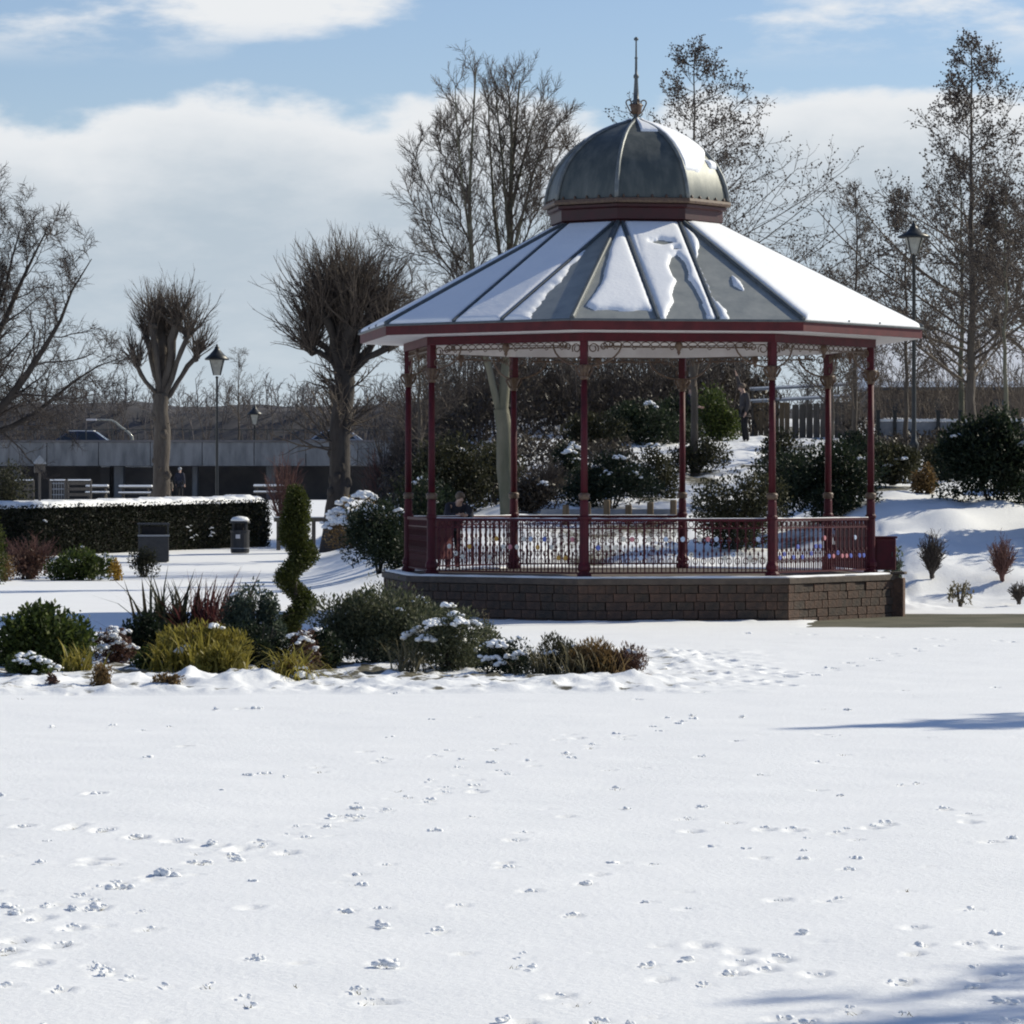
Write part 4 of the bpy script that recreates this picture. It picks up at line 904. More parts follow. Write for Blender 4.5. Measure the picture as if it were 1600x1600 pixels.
# trees standing outside the frame to the right; only their shadows reach the snow
def shade_tree(x, y, H, hw, label, seed, r=.2, n1=40, leafy=0):
    rg = np.random.default_rng(seed); e = tree('roadside_tree', (x, y, 0), label)
    T, TR = stem_line([(0, 0, -.2), (.1, .1, H*.5), (0, 0, H)], r, .02, 12, rg, .05)
    b1, r1 = grow(rg, T, TR, n1, .28, .98, 55, 9, hw/H*1.3, 6, .09, .06, .5, shape=lambda t: np.clip(1.25-1.0*t, .2, 1), rmin=.012); b2, r2 = grow(rg, b1, r1, 8, .15, 1, 45, 12, .4, 4, .15, .05, .65, rmin=.010); b3, r3 = grow(rg, b2, r2, 4, .2, 1, 45, 12, .4, 3, .2, .05, .8, rmin=.008)
    tube_obj('trunk', [(T, TR, 8)], M['bark'], e); tube_obj('crown', [(b1, r1, 4), (b2, r2, 3), (b3, r3, 3)], M['twig'], e)
    if leafy:
        tips = b3.reshape(-1, 3); P = tips[rg.integers(len(tips), size=leafy)]+rg.normal(0, .08, (leafy, 3)); V, Fq = leaves_mesh(rg, P, rand_dirs(rg, leafy), .16, 2.2); np_obj('foliage', V, Fq, M['leaf_dark'], e, tint=np.repeat(rg.random(leafy), 4))
    return e
ct = 1/math.tan(SUN_E)
def shade_spot(px, py, h):   # foot of a tree whose shadow at height h falls on this spot of the lawn
    D = CZ*F/(py-HY); return px2x(px, D)+SD.x/math.cos(SUN_E)*h*ct, D+SD.y/math.cos(SUN_E)*h*ct
x_, y_ = shade_spot(2380, 1515, 6.5); shade_tree(x_, y_, 9.5, 2.0, 'bare tree out of frame throwing the shadow at the bottom right corner', 61, .22, 44, leafy=2500)
x_, y_ = shade_spot(1690, 1122, 8.0); shade_tree(x_, y_, 9.6, 2.0, 'evergreen out of frame throwing the narrow shadow across the right lawn', 62, .2, 60, leafy=9000)

# thicket behind the bandstand and the far wooded ridge
def thicket(name, label, x0, x1, y0, y1, n, hmin, hmax, mat, seed, lean=.1, r=.03, kids=(9, 5)):
    rg = np.random.default_rng(seed); x = rg.uniform(x0, x1, n); y = rg.uniform(y0, y1, n); z = terr(x, y); h = rg.uniform(hmin, hmax, n); k = 6; pts = [np.stack([x, y, z-.1], 1)]; d = np.tile(np.array([0, 0, 1.]), (n, 1))+rg.normal(0, lean, (n, 3))
    for j in range(k-1): d = d+rg.normal(0, .09, d.shape)+np.array([0, 0, .05]); d /= np.linalg.norm(d, axis=1, keepdims=True); pts.append(pts[-1]+d*(h/(k-1))[:, None])
    P = np.stack(pts, 1); R = (r*rg.uniform(.6, 1.4, (n, 1)))*np.linspace(1, .25, k)[None]
    b1, r1 = grow(rg, P, R, kids[0], .15, 1, 38, 12, .32, 5, .13, .09, .5, rmin=.012); b2, r2 = grow(rg, b1, r1, kids[1], .15, 1, 38, 12, .5, 4, .15, .05, .7, rmin=.010)
    Vs = []; Fs = []; b = 0
    for (A, B, s) in ((P, R, 4), (b1, r1, 3), (b2, r2, 3)):
        V, Fq = tubes(A, B, s); Vs.append(V); Fs.append(Fq+b); b += len(V)
    tag(np_obj(name, np.concatenate(Vs), np.concatenate(Fs), M[mat]), label, 'undergrowth', kind='stuff')
def litter_mass(name, label, x0, x1, y0, y1, n, h, size, mat, seed):
    rg = np.random.default_rng(seed); x = rg.uniform(x0, x1, n); y = rg.uniform(y0, y1, n); hh = h*(.75+.9*fbm(x*.5, y*.3, 3, seed)); z = terr(x, y)+hh*rg.random(n)**.8
    V, Fq = leaves_mesh(rg, np.stack([x, y, z], 1), np.tile(np.array([[0, -.6, .5]]), (n, 1)), size, 2.6); tag(np_obj(name, V, Fq, M[mat], tint=np.repeat(rg.beta(2, 2.5, n), 4)), label, 'undergrowth', kind='stuff')
thicket('thicket', 'brown leafless thicket filling the view behind the bandstand', px2x(600, 140), px2x(1190, 140), 134, 150, 330, 2.2, 4.6, 'twigdark', 71, r=.026, kids=(12, 6))
litter_mass('bramble', 'dull brown bramble low in the thicket behind the bandstand', px2x(600, 140), px2x(1200, 140), 133, 148, 16000, 2.4, .24, 'leaf_bramble', 74)
litter_mass('bank_undergrowth', 'low brown and olive undergrowth over the bank behind the bandstand', px2x(640, 108), px2x(1000, 108), 100, 122, 9000, .9, .17, 'leaf_bramble', 76)
thicket('scrub', 'leafless scrub on the bank right of the bandstand', px2x(1290, 132), px2x(1680, 132), 124, 138, 130, 1.4, 3.6, 'twig', 72, r=.02)
litter_mass('bank_bramble', 'brown bramble under the right-hand trees', px2x(1340, 120), px2x(1680, 120), 112, 126, 7000, .9, .18, 'leaf_bramble', 75)
thicket('lakeside_scrub', 'brown leafless scrub along the road left of the bandstand', px2x(-60, 232), px2x(640, 232), 236, 246, 110, 3.2, 6.0, 'twigdark', 73, r=.06, kids=(9, 6))
def far_ridge():
    rg = np.random.default_rng(5); n = 140; xs = np.linspace(-190, 260, n); V = []
    for j, (dy, f) in enumerate(((0, 0), (6, .55), (14, .9), (26, 1.0), (60, .85), (140, .2))):
        h = (15.5+3.0*fbm(xs*.03, xs*0+2, 3, 4)+1.4*fbm(xs*.25, xs*0+9, 3, 6))*f
        V.append(np.stack([xs, 560+dy+0*xs, h-1], 1))
    V = np.concatenate(V); ii, jj = np.meshgrid(np.arange(n-1), np.arange(5)); a = (jj*n+ii).ravel()
    tag(np_obj('hill', V, np.stack([a, a+1, a+n+1, a+n], 1), material('hazed_hill', (.058, .058, .064), (.088, .084, .088), .95, .25, bump=.8, bscale=.8), smooth=True), kind='structure')  # hill colour greyed to stand in for distance haze
    m = 900; x = rg.uniform(-150, 200, m); y = rg.uniform(564, 592, m); h = 9+2.5*fbm(x*.03, x*0+2, 3, 4)
    k = 5; H = rg.uniform(5, 9.5, m); pts = [np.stack([x, y, h], 1)]; d = np.tile(np.array([0, 0, 1.]), (m, 1))
    for j in range(k-1): d = d+rg.normal(0, .1, d.shape); d /= np.linalg.norm(d, axis=1, keepdims=True); pts.append(pts[-1]+d*(H/(k-1))[:, None])
    P = np.stack(pts, 1); R = .14*np.ones((m, 1))*np.linspace(1, .3, k)[None]; b1, r1 = grow(rg, P, R, 12, .25, 1, 45, 12, .38, 4, .12, .08, .5, rmin=.05); b2, r2 = grow(rg, b1, r1, 4, .2, 1, 40, 12, .5, 3, .12, .05, .8, rmin=.04)
    Vs = []; Fs = []; b = 0
    for (A, B, s) in ((P, R, 3), (b1, r1, 3), (b2, r2, 3)):
        v, f = tubes(A, B, s); Vs.append(v); Fs.append(f+b); b += len(v)
    tag(np_obj('far_wood', np.concatenate(Vs), np.concatenate(Fs), material('far_twigs', (.10, .09, .09), (.13, .115, .11), .9, .2)), 'far-off leafless wood along the ridge behind the road', 'wood', kind='stuff')
far_ridge()

# ------------------------------------------------------------------ front planting bed
GF = 'plants in the front bed'
shrub('glossy_shrub', 68, 51, 165, 938, 'leaf_green', 'glossy green shrub at the left end of the front bed', n=5500, leaf=.075, seed=1, aspect=1.9, group=GF, snow=2, snowsize=.05)
shrub('low_shrub', 45, 48.6, 78, 1018, 'leaf_green', 'low green shrub half under snow in front of the glossy one', n=1500, leaf=.055, seed=2, group=GF, snow=9, snowsize=.07)
shrub('snowy_twiggy_shrub', 178, 51.6, 70, 978, 'leaf_russet', 'small grey-brown shrub flecked with snow between the glossy shrub and the spiky one', n=1500, leaf=.045, seed=3, group=GF, snow=16, snowsize=.06)
def phormium():
    rg = np.random.default_rng(81); D = 53.5; p = on(292, D); e = empty('flax_plant', p, 0, 'spiky flax plant with dark green and bronze red sword leaves', 'flax', GF)
    V, Fq = blades(rg, 190, 1.30, .06, .50, .22, .45, lean=(-.12, 0)); V[:, 0] -= .18; np_obj('green_blades', V, Fq, M['leaf_phormium'], e, tint=np.repeat(rg.random(len(V)//10)*.7, 10))
    V, Fq = blades(rg, 190, 1.28, .055, .36, .22, .3, lean=(.16, 0)); V[:, 0] += .22; np_obj('bronze_blades', V, Fq, M['leaf_bronze'], e, tint=np.repeat(rg.random(len(V)//10), 10))
    n = 3800; P, dn = clump_points(rg, [(-.30, 0, .32, .36, .34, .34), (-.05, .05, .30, .4, .34, .36), (.35, .05, .32, .34, .3, .36)], n); V, Fq = leaves_mesh(rg, P, dn, .09, 4, .5); np_obj('lower_leaves', V, Fq, M['leaf_dark'], e, tint=np.repeat(rg.beta(2, 2.4, n), 4))
phormium()
shrub('dark_conifer', 398, 52.6, 100, 906, 'leaf_teal', 'dark blue-green bushy conifer between the flax and the spiral topiary', n=6500, leaf=.055, seed=4, aspect=2.6, group=GF, snow=2, snowsize=.06, clumps=18, r=.36)
shrub('conifer_skirt', 396, 51.3, 120, 968, 'leaf_dark', 'low dark evergreen under the bushy conifer', n=4200, leaf=.05, seed=5, group=GF)
shrub('yellow_shrub', 308, 50.4, 150, 968, 'leaf_yellow', 'yellow-green feathery shrub in front of the flax', n=4200, leaf=.085, seed=6, aspect=4.5, group=GF, clumps=16, r=.34, up=.8, snow=4, snowsize=.09)
shrub('yellow_tuft', 228, 50.2, 44, 1008, 'leaf_green', 'small lime tuft left of the yellow feathery shrub', n=700, leaf=.06, seed=7, aspect=3, group=GF, up=.8)
grass_clump('yellow_grass', 458, 47.4, 990, 'leaf_yellow', 'tufted yellow grass with snow in its middle, front of the spiral topiary', n=230, w=.022, spread=.5, curl=1.3, seed=8, base=.10, group=GF)
def grass_base():
    rg = np.random.default_rng(82); p = on(458, 47.3); e = [o for o in bpy.data.objects if o.name == 'yellow_grass'][0]
    n = 1100; P, dn = clump_points(rg, [(-.04, 0, .15, .22, .2, .18), (.08, 0, .12, .2, .2, .14)], n); V, Fq = leaves_mesh(rg, P, dn, .07, 4, .5); np_obj('thatch', V, Fq, M['leaf_brown'], e, tint=np.repeat(rg.random(n), 4))
    snow_blobs('snow_cap', e, rg, [(.10, -.12, .24), (.13, -.15, .15), (.17, -.16, .07)], .085)
grass_base()
for k, (px, D_, yt, mt, lb) in enumerate(((262, 50.0, 985, 'leaf_yellow', 'upright yellow leaves at the left of the feathery yellow shrub'), (318, 49.9, 972, 'leaf_yellow', 'tallest upright yellow leaves amid the feathery yellow shrub'), (362, 49.7, 1000, 'leaf_yellow', 'upright yellow leaves at the right of the feathery yellow shrub'),
        (352, 53.0, 925, 'leaf_bronze', 'reddish grass between the flax plant and the bushy conifer'), (842, 48.9, 1004, 'leaf_tuft', 'straw grass beside the snow-blanketed low shrub'), (898, 48.7, 1000, 'leaf_tuft', 'straw grass tuft at the left of the wide brown heather'), (955, 48.6, 1004, 'leaf_brown', 'brown grass tuft between the two heathers'), (640, 49.8, 985, 'leaf_tuft', 'straw grass at the foot of the large grey-green shrub'), (120, 49.6, 1000, 'leaf_yellow', 'yellow-green grass at the right foot of the glossy shrub'))):
    grass_clump('sedge_plant', px, D_, yt, mt, lb, cat='sedge', n=90, w=.034 if mt == 'leaf_yellow' else .018, spread=.42, curl=.7, seed=200+k, base=.12, group=GF)
shrub('dead_flower_head', 157, 46.6, 34, 1034, 'leaf_brown', 'withered golden brown flower stump at the front left of the bed', n=420, leaf=.05, seed=9, aspect=2.5, group=GF, up=.8)
shrub('withered_plant', 262, 46.6, 46, 1050, 'leaf_brown', 'flattened withered brown plant between two snow mounds', n=420, leaf=.05, seed=10, aspect=2.5, group=GF)
shrub('withered_red_sprig', 82, 46.6, 22, 1050, 'leaf_russet', 'tiny withered red sprig at the front left of the bed', n=150, leaf=.045, seed=12, group=GF)
shrub('grey_green_shrub', 604, 52.2, 232, 906, 'leaf_grey', 'large rounded grey-green shrub in front of the plinth', n=20000, leaf=.058, seed=13, aspect=3.0, group=GF, clumps=34, r=.30, snow=5, snowsize=.045, up=.5)
shrub('snowy_shrub', 705, 50.2, 146, 950, 'leaf_grey', 'olive shrub with thick snow on its shoulders, right of the large grey-green one', n=5200, leaf=.05, seed=14, aspect=2.8, group=GF, snow=20, snowsize=.075, clumps=20, r=.34, snowside=-.3)
shrub('snowy_low_shrub', 805, 49.4, 100, 994, 'leaf_dark', 'low dark shrub under a broken blanket of snow', n=2200, leaf=.045, seed=15, group=GF, snow=20, snowsize=.065)
shrub('tan_shrub', 866, 49.2, 92, 996, 'leaf_olive', 'low tan and green shrub, second from the right end of the front bed', n=2200, leaf=.05, seed=16, aspect=3.4, group=GF, up=.9, snow=3)
shrub('heather', 930, 49.0, 120, 996, 'leaf_brown', 'wide brown heather at the right of the front bed', n=5600, leaf=.06, seed=17, aspect=4, group=GF, up=1.0, clumps=18, r=.32)
shrub('russet_heather', 980, 48.8, 66, 1000, 'leaf_russet', 'russet heather tuft at the very right end of the front bed', n=1500, leaf=.055, seed=18, aspect=4, group=GF, up=1.0, snow=2)
shrub('dark_filler_shrub', 232, 52.6, 90, 958, 'leaf_dark', 'dark shrub at the left foot of the flax plant', n=2600, leaf=.06, seed=23, group=GF)
shrub('low_evergreen', 508, 51.0, 70, 985, 'leaf_dark', 'dark low evergreen right of the tufted yellow grass', n=2600, leaf=.055, seed=24, group=GF, snow=3, snowsize=.05)
shrub('olive_filler_shrub', 752, 51.4, 70, 978, 'leaf_grey', 'olive shrub tucked behind the snow-shouldered one', n=2200, leaf=.05, seed=25, group=GF)
shrub('lime_shrub', 345, 49.6, 70, 1000, 'leaf_yellow', 'low yellow shrub spilling over the snow mounds', n=1200, leaf=.085, seed=26, aspect=4, group=GF, up=.7)
shrub('brown_perennial', 478, 50.6, 50, 978, 'leaf_russet', 'dead brown perennial behind the tufted yellow grass', n=700, leaf=.06, seed=19, aspect=3, group=GF, snow=5, snowsize=.06)
def twig_sprig(px, D, y0, label, seed):
    rg = np.random.default_rng(seed); p = on(px, D); h = CZ+(HY-y0)/F*D-p.z; e = empty('dead_stalk', p, 0, label, 'stalk', GF); m = MB()
    for k in range(3): m.tube([(0, 0, -.02), (rg.normal(0, .02), 0, h*.5), (rg.normal(0, .05), 0, h*rg.uniform(.8, 1))], [.006, .005, .003], 4)
    m.build('stalk', M['timber'], e)
    n = 30; P = np.stack([rg.normal(0, .02, n), rg.normal(0, .02, n), h*rg.uniform(.55, 1, n)], 1); V, Fq = leaves_mesh(rg, P, rand_dirs(rg, n), .05, 3); np_obj('seed_head', V, Fq, M['leaf_tuft'], e, tint=np.repeat(rg.random(n), 4))
twig_sprig(757, 51.5, 946, 'thin dead stalk standing up before the plinth, right of the snowy shrub', 90)
def topiary():
    rg = np.random.default_rng(83); D = 56; p = on(462, D); e = empty('spiral_topiary', p, 0, 'yellow-green conifer clipped into a tall spiral', 'topiary')
    H = CZ+(HY-757)/F*D-p.z; cl = []
    for k in range(170):
        t = .08+.90*k/169; z = H*t; a = 2*PI*(t-.30)/.29; R = .125*float(1-sst(.55, .74, t))*1.1+.02*float(sst(.5, .72, t)); R *= float(.5+.5*sst(.08, .25, t))
        rr = float(np.interp(t, [.08, .25, .45, .60, .75, .9, .98], [.17, .21, .19, .235, .235, .20, .13])); cl.append((R*math.cos(a), R*math.sin(a), z, rr, rr, rr*.55))
    n = 30000; P, dn = clump_points(rg, cl, n, .3); V, Fq = leaves_mesh(rg, P, dn, .044, 2.2, .4); np_obj('foliage', V, Fq, M['leaf_topiary'], e, tint=np.repeat(rg.beta(2, 2, n), 4))
    m = MB(); m.tube([(0, 0, -.1), (0, 0, H*.5), (0, 0, H*.95)], [.035, .028, .01], 6); m.build('trunk', M['bark'], e)
topiary()

# ------------------------------------------------------------------ back bed, hedge, bins
GB = 'plants in the bed before the hedge'
def twiggy(name, px, D, wpx, ytop, label, seed, mat='twigred', n=46, group=None, cat='shrub', kids=(8, 4), r=.010):
    rg = np.random.default_rng(seed); p = on(px, D); h = CZ+(HY-ytop)/F*D-p.z; rx = wpx/2/F*D; e = empty(name, p, 0, label, cat, group)
    a = rg.uniform(0, 2*PI, n); q = np.sqrt(rg.random(n)); tip = np.stack([rx*q*np.cos(a), rx*.8*q*np.sin(a), h*rg.uniform(.6, 1.0, n)*(1-.25*q*q)], 1); ts = np.linspace(0, 1, 6)[None, :, None]
    P = tip[:, None, :]*np.concatenate([ts**1.2, ts**1.2, ts], -1)+rg.normal(0, .015, (n, 6, 3)); R = r*np.linspace(1.3, .5, 6)[None]*np.ones((n, 1))
    b1, r1 = grow(rg, P, R, kids[0], .2, 1, 32, 10, .30, 4, .12, .08, .8, rmin=.005); b2, r2 = grow(rg, b1, r1, kids[1], .2, 1, 32, 10, .4, 3, .12, .05, .8, rmin=.0045)
    tube_obj('twigs', [(P, R, 4), (b1, r1, 3), (b2, r2, 3)], M[mat], e); return e
twiggy('dogwood', 48, 101, 100, 832, 'reddish brown leafless shrub in the bed before the hedge', 101, n=70, group=GB, r=.014)
shrub('russet_leaves', 40, 100.6, 90, 858, 'leaf_russet', 'dull red-brown leaves at the foot of the leafless reddish shrub', n=1400, leaf=.08, seed=31, group=GB)
shrub('leafy_green_clump', 128, 100, 92, 852, 'leaf_green', 'fresh green leafy clump dusted with snow, before the hedge', n=2600, leaf=.11, seed=32, aspect=2.4, group=GB, snow=8, snowsize=.07)
shrub('gold_flowers', 182, 99.5, 26, 872, 'leaf_gold', 'bright yellow flower clump right of the green leafy one', n=420, leaf=.07, seed=33, group=GB)
shrub('olive_ball_shrub', 226, 103, 46, 852, 'leaf_olive', 'small round olive shrub standing against the left litter bin', n=1600, leaf=.06, seed=34, group=GB)
shrub('brown_edge_shrub', 8, 99, 40, 868, 'leaf_brown', 'brown shrub at the left edge in the bed before the hedge', n=700, leaf=.07, seed=35, group=GB)
shrub('columnar_conifer', -16, 96, 66, 775, 'leaf_topiary', 'yellow-green conifer cut by the left edge before the hedge', 'conifer', n=2600, leaf=.07, seed=36, clumps=22, r=.36)
shrub('olive_thicket', 12, 150, 88, 722, 'leaf_olive', 'olive bush behind the left end of the hedge', n=2600, leaf=.12, seed=37)
def hedge():
    rg = np.random.default_rng(84); A = on(-60, 117.5); B = on(419, 133); d = B-A; L = math.hypot(d.x, d.y); rz = math.atan2(d.y, d.x); e = empty('hedge', A, rz, 'long clipped dark hedge with a thick layer of snow along its top', 'hedge'); dz = d.z
    H = 1.62; W = 1.1
    m = MB(); nseg = 24
    for k in range(nseg):
        x0, x1 = L*k/nseg, L*(k+1)/nseg; z = dz*(k+.5)/nseg; m.box(((x0+x1)/2, W/2, z+H/2-.1), (x1-x0+.002, W-.22, H-.0))
    m.build('branches', M['barkdark'], e)
    n = 42000; x = rg.uniform(0, L, n); f = rg.random(n); y = np.where(f < .62, 0, rg.uniform(0, W, n)); z = np.where(f < .62, rg.uniform(0, 1, n)*H, H); en = f > .94; x = np.where(en, L, x); z = np.where(en, rg.uniform(0, 1, n)*H, z)
    wob = .24*fbm(x*1.1, z*1.4, 4, 12); y = y+np.where(f < .62, wob, 0)+rg.normal(0, .05, n); z = z+rg.normal(0, .02, n)+dz*x/L; x = x+rg.normal(0, .03, n)-np.where(z > H*.85+dz*x/L, np.where(x > L-.15, .12, 0), 0)
    P = np.stack([x, y, np.maximum(z, .02)], 1); V, Fq = leaves_mesh(rg, P, np.tile(np.array([[0, -1., .2]]), (n, 1)), .10, 2.0); np_obj('foliage', V, Fq, M['leaf_hedge'], e, tint=np.repeat(rg.beta(2, 2.6, n), 4))
    NX, NW = 420, 12; G = []
    for i in range(NX+1):
        x = (L+.06)*i/NX; n1 = mnoise.noise(Vector((x*1.3, 0, 0))); n2 = mnoise.noise(Vector((x*4.0, 3, 0))); n3 = mnoise.noise(Vector((x*11, 5, 1))); end = min(1, (L+.06-x)/.5+.15)**.5
        fr = -.07+.03*n2; 
        for j in range(NW+1):
            t = j/NW; y = fr+(W-fr+.05)*t; hh = max(.03, .13+.10*n1+.06*n2)*(min(1, math.sin(PI*min(1, max(0, t*.96+.02)))*1.9)**.55)
            drop = 0 if j > 1 else (-.10-.07*n3-.05*n2 if j == 0 else -.01)
            G.append((x, y, H+dz*x/L-(1-end)*.25+hh*end+drop+.008*mnoise.noise(Vector((x*7, y*7, 0)))))
    ii, jj = np.meshgrid(np.arange(NX), np.arange(NW), indexing='ij'); a = (ii*(NW+1)+jj).ravel(); np_obj('snow_layer', np.array(G), np.stack([a, a+NW+1, a+NW+2, a+1], 1), M['snow'], e, smooth=True)
    snow_blobs('clinging_snow', e, rg, [(L*t, -.06, H*u+dz*t) for t, u in ((.705, .50), (.717, .42), (.72, .28), (.735, .33), (.79, .46), (.793, .36), (.787, .30), (.24, .72), (.72, .52))], .055)
hedge()
def bin_(px, D, w, h, label, style):
    p = on(px, D, .02); e = empty('litter_bin', p, .1, label, 'litter bin', 'litter bins by the hedge')
    if style == 'square':
        m = MB(); m.box((0, 0, h*.34), (w, w*.8, h*.68)); m.build('body', M['bin'], e, bevel=.02); m = MB(); m.box((0, 0, h*.70), (w*1.04, w*.84, .05)); m.build('rim', M['grit'], e)
        for sx in (-1, 1):
            for sy in (-1, 1): q = MB(); q.box((sx*w*.47, sy*w*.36, h*.84), (.05, .05, h*.30)); q.build('post', M['bin'], e)
        m = MB(); m.box((0, 0, h*1.01), (w*1.06, w*.86, .06)); m.build('roof', M['bin'], e, bevel=.01)
        m = MB(); m.box((0, .05, h*.84), (w*.8, w*.5, h*.22)); m.build('liner', M['blackcloth'], e)
    else:
        m = MB(); m.lathe([(w*.44, 0), (w*.47, .04), (w*.47, h*.60), (w*.5, h*.62), (w*.5, h*.66)], 16); m.build('body', M['bin'], e, smooth=False)
        for k in range(4): a = k*PI/2+.7; q = MB(); q.box((w*.43*math.cos(a), w*.43*math.sin(a), h*.76), (.07, .07, h*.22), rz=a); q.build('post', M['bin'], e)
        m = MB(); m.lathe([(w*.52, h*.86), (w*.53, h*.89), (w*.42, h*.95), (w*.1, h*.985)], 16); m.build('hood', M['bin'], e, smooth=True)
        m = MB(); m.lathe([(w*.3, h*.64), (w*.3, h*.84)], 12); m.build('liner', M['blackcloth'], e)
        m = MB(); m.lathe([(w*.47, h*.925), (w*.46, h*.97), (w*.36, h*1.03), (w*.1, h*1.06), (.001, h*1.062)], 16); m.build('snow_cap', M['snow'], e, smooth=True)
        m = MB(); m.box((-w*.12, -w*.475, h*.48), (w*.22, .02, w*.2)); m.build('notice', M['white'], e); m = MB(); m.lathe([(w*.495, .14), (w*.495, .17)], 16); m.build('band', M['grit'], e)
bin_(240, 116, .92, 1.12, 'square open litter bin standing before the hedge, left one', 'square')
bin_(375, 124, .64, 1.12, 'round hooded litter bin with a cap of snow, near the right end of the hedge', 'round')

# ------------------------------------------------------------------ shrubs and rockery behind the bandstand
GK = 'shrubs on the bank behind the bandstand'
shrub('spreading_conifer', 592, 90, 118, 772, 'leaf_dark', 'dark spreading conifer beside the left end of the bandstand', 'conifer', n=7000, leaf=.085, seed=51, aspect=2.6, group=GK, clumps=24, r=.34, snow=1, snowsize=.1)
shrub('olive_laurel', 705, 100, 170, 672, 'leaf_olive', 'tall olive shrub seen through the left bay of the bandstand', n=6500, leaf=.11, seed=52, group=GK, clumps=26, r=.34, snow=2, snowsize=.12)
shrub('dark_laurel', 672, 97, 90, 740, 'leaf_dark', 'dark shrub below the olive one in the left bay', n=3500, leaf=.1, seed=53, group=GK, snow=1, snowsize=.12)
twiggy('brown_thicket_shrub', 850, 101, 90, 715, 'brown leafless shrub beside the tall tree trunk in the middle bay', 54, 'twigdark', 70, GK, r=.014)
shrub('snowy_bush', 890, 106, 50, 683, 'leaf_dark', 'small dark bush loaded with snow left of the front column', n=1500, leaf=.09, seed=55, group=GK, snow=7, snowsize=.10)
shrub('rockery_evergreen', 955, 99, 170, 708, 'leaf_dark', 'low dark evergreen in the rockery behind the front bay railing', n=6500, leaf=.085, seed=56, group=GK, clumps=24, r=.32, snow=4, snowsize=.12)
shrub('hilltop_evergreen', 1000, 124, 150, 622, 'leaf_dark', 'broad dark evergreen on top of the bank left of the standing people', n=6000, leaf=.11, seed=57, group=GK, clumps=24, r=.32, snow=1, snowsize=.12)
shrub('hilltop_laurel', 1118, 129, 90, 606, 'leaf_green', 'green laurel directly behind the two standing people', n=3600, leaf=.11, seed=58, group=GK, snow=1, snowsize=.08)
shrub('dry_olive_shrub', 1088, 112, 95, 682, 'leaf_olive', 'dry olive shrub at the feet of the standing people', n=3000, leaf=.09, seed=59, group=GK)
shrub('broad_evergreen', 1150, 88.5, 150, 728, 'leaf_olive', 'rounded olive evergreen behind the front right column', n=6500, leaf=.085, seed=60, group=GK, clumps=24, r=.34, snow=1)
shrub('tall_evergreen', 1285, 91, 190, 684, 'leaf_dark', 'tall dense evergreen filling the right-hand bay', n=11000, leaf=.09, seed=61, group=GK, clumps=34, r=.32, snow=1)
shrub('mixed_shrub', 1395, 96, 105, 690, 'leaf_olive', 'mottled olive shrub right of the rightmost column', n=4800, leaf=.09, seed=62, group=GK, snow=3, snowsize=.09)
shrub('tan_bush', 1450, 93, 50, 728, 'leaf_brown', 'small tan bush between the mottled shrub and the big dark one', n=1000, leaf=.09, seed=63, group=GK)
shrub('big_rhododendron', 1552, 91, 185, 640, 'leaf_dark', 'big dark shrub on the snowy bank at the right edge', n=12000, leaf=.11, seed=64, group=GK, clumps=36, r=.32, snow=4, snowsize=.10)
shrub('edge_rhododendron', 1618, 94, 120, 690, 'leaf_green', 'green shrub cut by the right edge behind the big dark one', n=3500, leaf=.10, seed=65, group=GK, snow=1)
twiggy('dry_tuft', 1456, 81.2, 44, 828, 'dry brown tuft on the snowy bank below the big dark shrub', 66, 'twigdark', 60, 'dry tufts on the bank', r=.012)
twiggy('dry_tuft', 1566, 80.8, 46, 838, 'dry purplish tuft on the snowy bank nearest the right edge', 67, 'twigred', 60, 'dry tufts on the bank', r=.012)
twiggy('dry_tuft', 1592, 78.4, 36, 908, 'dry tuft low on the bank at the right edge', 68, 'twigdark', 40, 'dry tufts on the bank', r=.012)
shrub('dead_leaves_tuft', 1500, 78.2, 40, 905, 'leaf_tuft', 'pale yellowish dead tuft low on the right-hand bank', n=160, leaf=.08, seed=69)
shrub('dead_fern', 1400, 80.5, 40, 850, 'leaf_teal', 'small dull green fern on the snow just right of the bandstand', n=260, leaf=.12, seed=70, aspect=3)
twiggy('reddish_bush', 443, 148, 62, 692, 'reddish leafless bush showing above the spiral topiary', 102, 'twigred', 44, r=.016)
twiggy('reddish_bush', 588, 140, 54, 692, 'reddish leafless bush right of the stout pollarded tree', 103, 'twigred', 44, r=.016)
shrub('snow_laden_bush', 552, 118, 92, 772, 'leaf_brown', 'low bush buried in snow right of the stout pollarded tree', n=1200, leaf=.09, seed=74, snow=30, snowsize=.17)
shrub('hilltop_evergreen', 935, 120, 110, 640, 'leaf_olive', 'olive evergreen at the left end of the bank top', n=3600, leaf=.11, seed=151, group=GK, clumps=20)
shrub('hilltop_evergreen', 1055, 126, 80, 612, 'leaf_dark', 'dark evergreen between the broad hilltop one and the green laurel', n=3000, leaf=.11, seed=152, group=GK)
shrub('rockery_evergreen', 1022, 103, 80, 700, 'leaf_olive', 'olive cushion shrub in the rockery left of the back right column', n=2400, leaf=.09, seed=153, group=GK, snow=2)
shrub('left_bay_shrub', 770, 104, 110, 690, 'leaf_olive', 'olive shrub at the foot of the tall twin-stemmed tree', n=3600, leaf=.1, seed=154, group=GK, snow=1)
shrub('left_bay_shrub', 830, 97, 80, 745, 'leaf_bramble', 'brown shrub right of the tall tree foot', n=2200, leaf=.1, seed=155, group=GK, snow=2)
shrub('bank_evergreen', 1215, 100, 120, 672, 'leaf_olive', 'olive shrub behind the tall dense evergreen in the right bay', n=3600, leaf=.1, seed=156, group=GK)
shrub('bank_evergreen', 1345, 100, 90, 672, 'leaf_dark', 'dark shrub just behind the rightmost column', n=3000, leaf=.1, seed=157, group=GK)
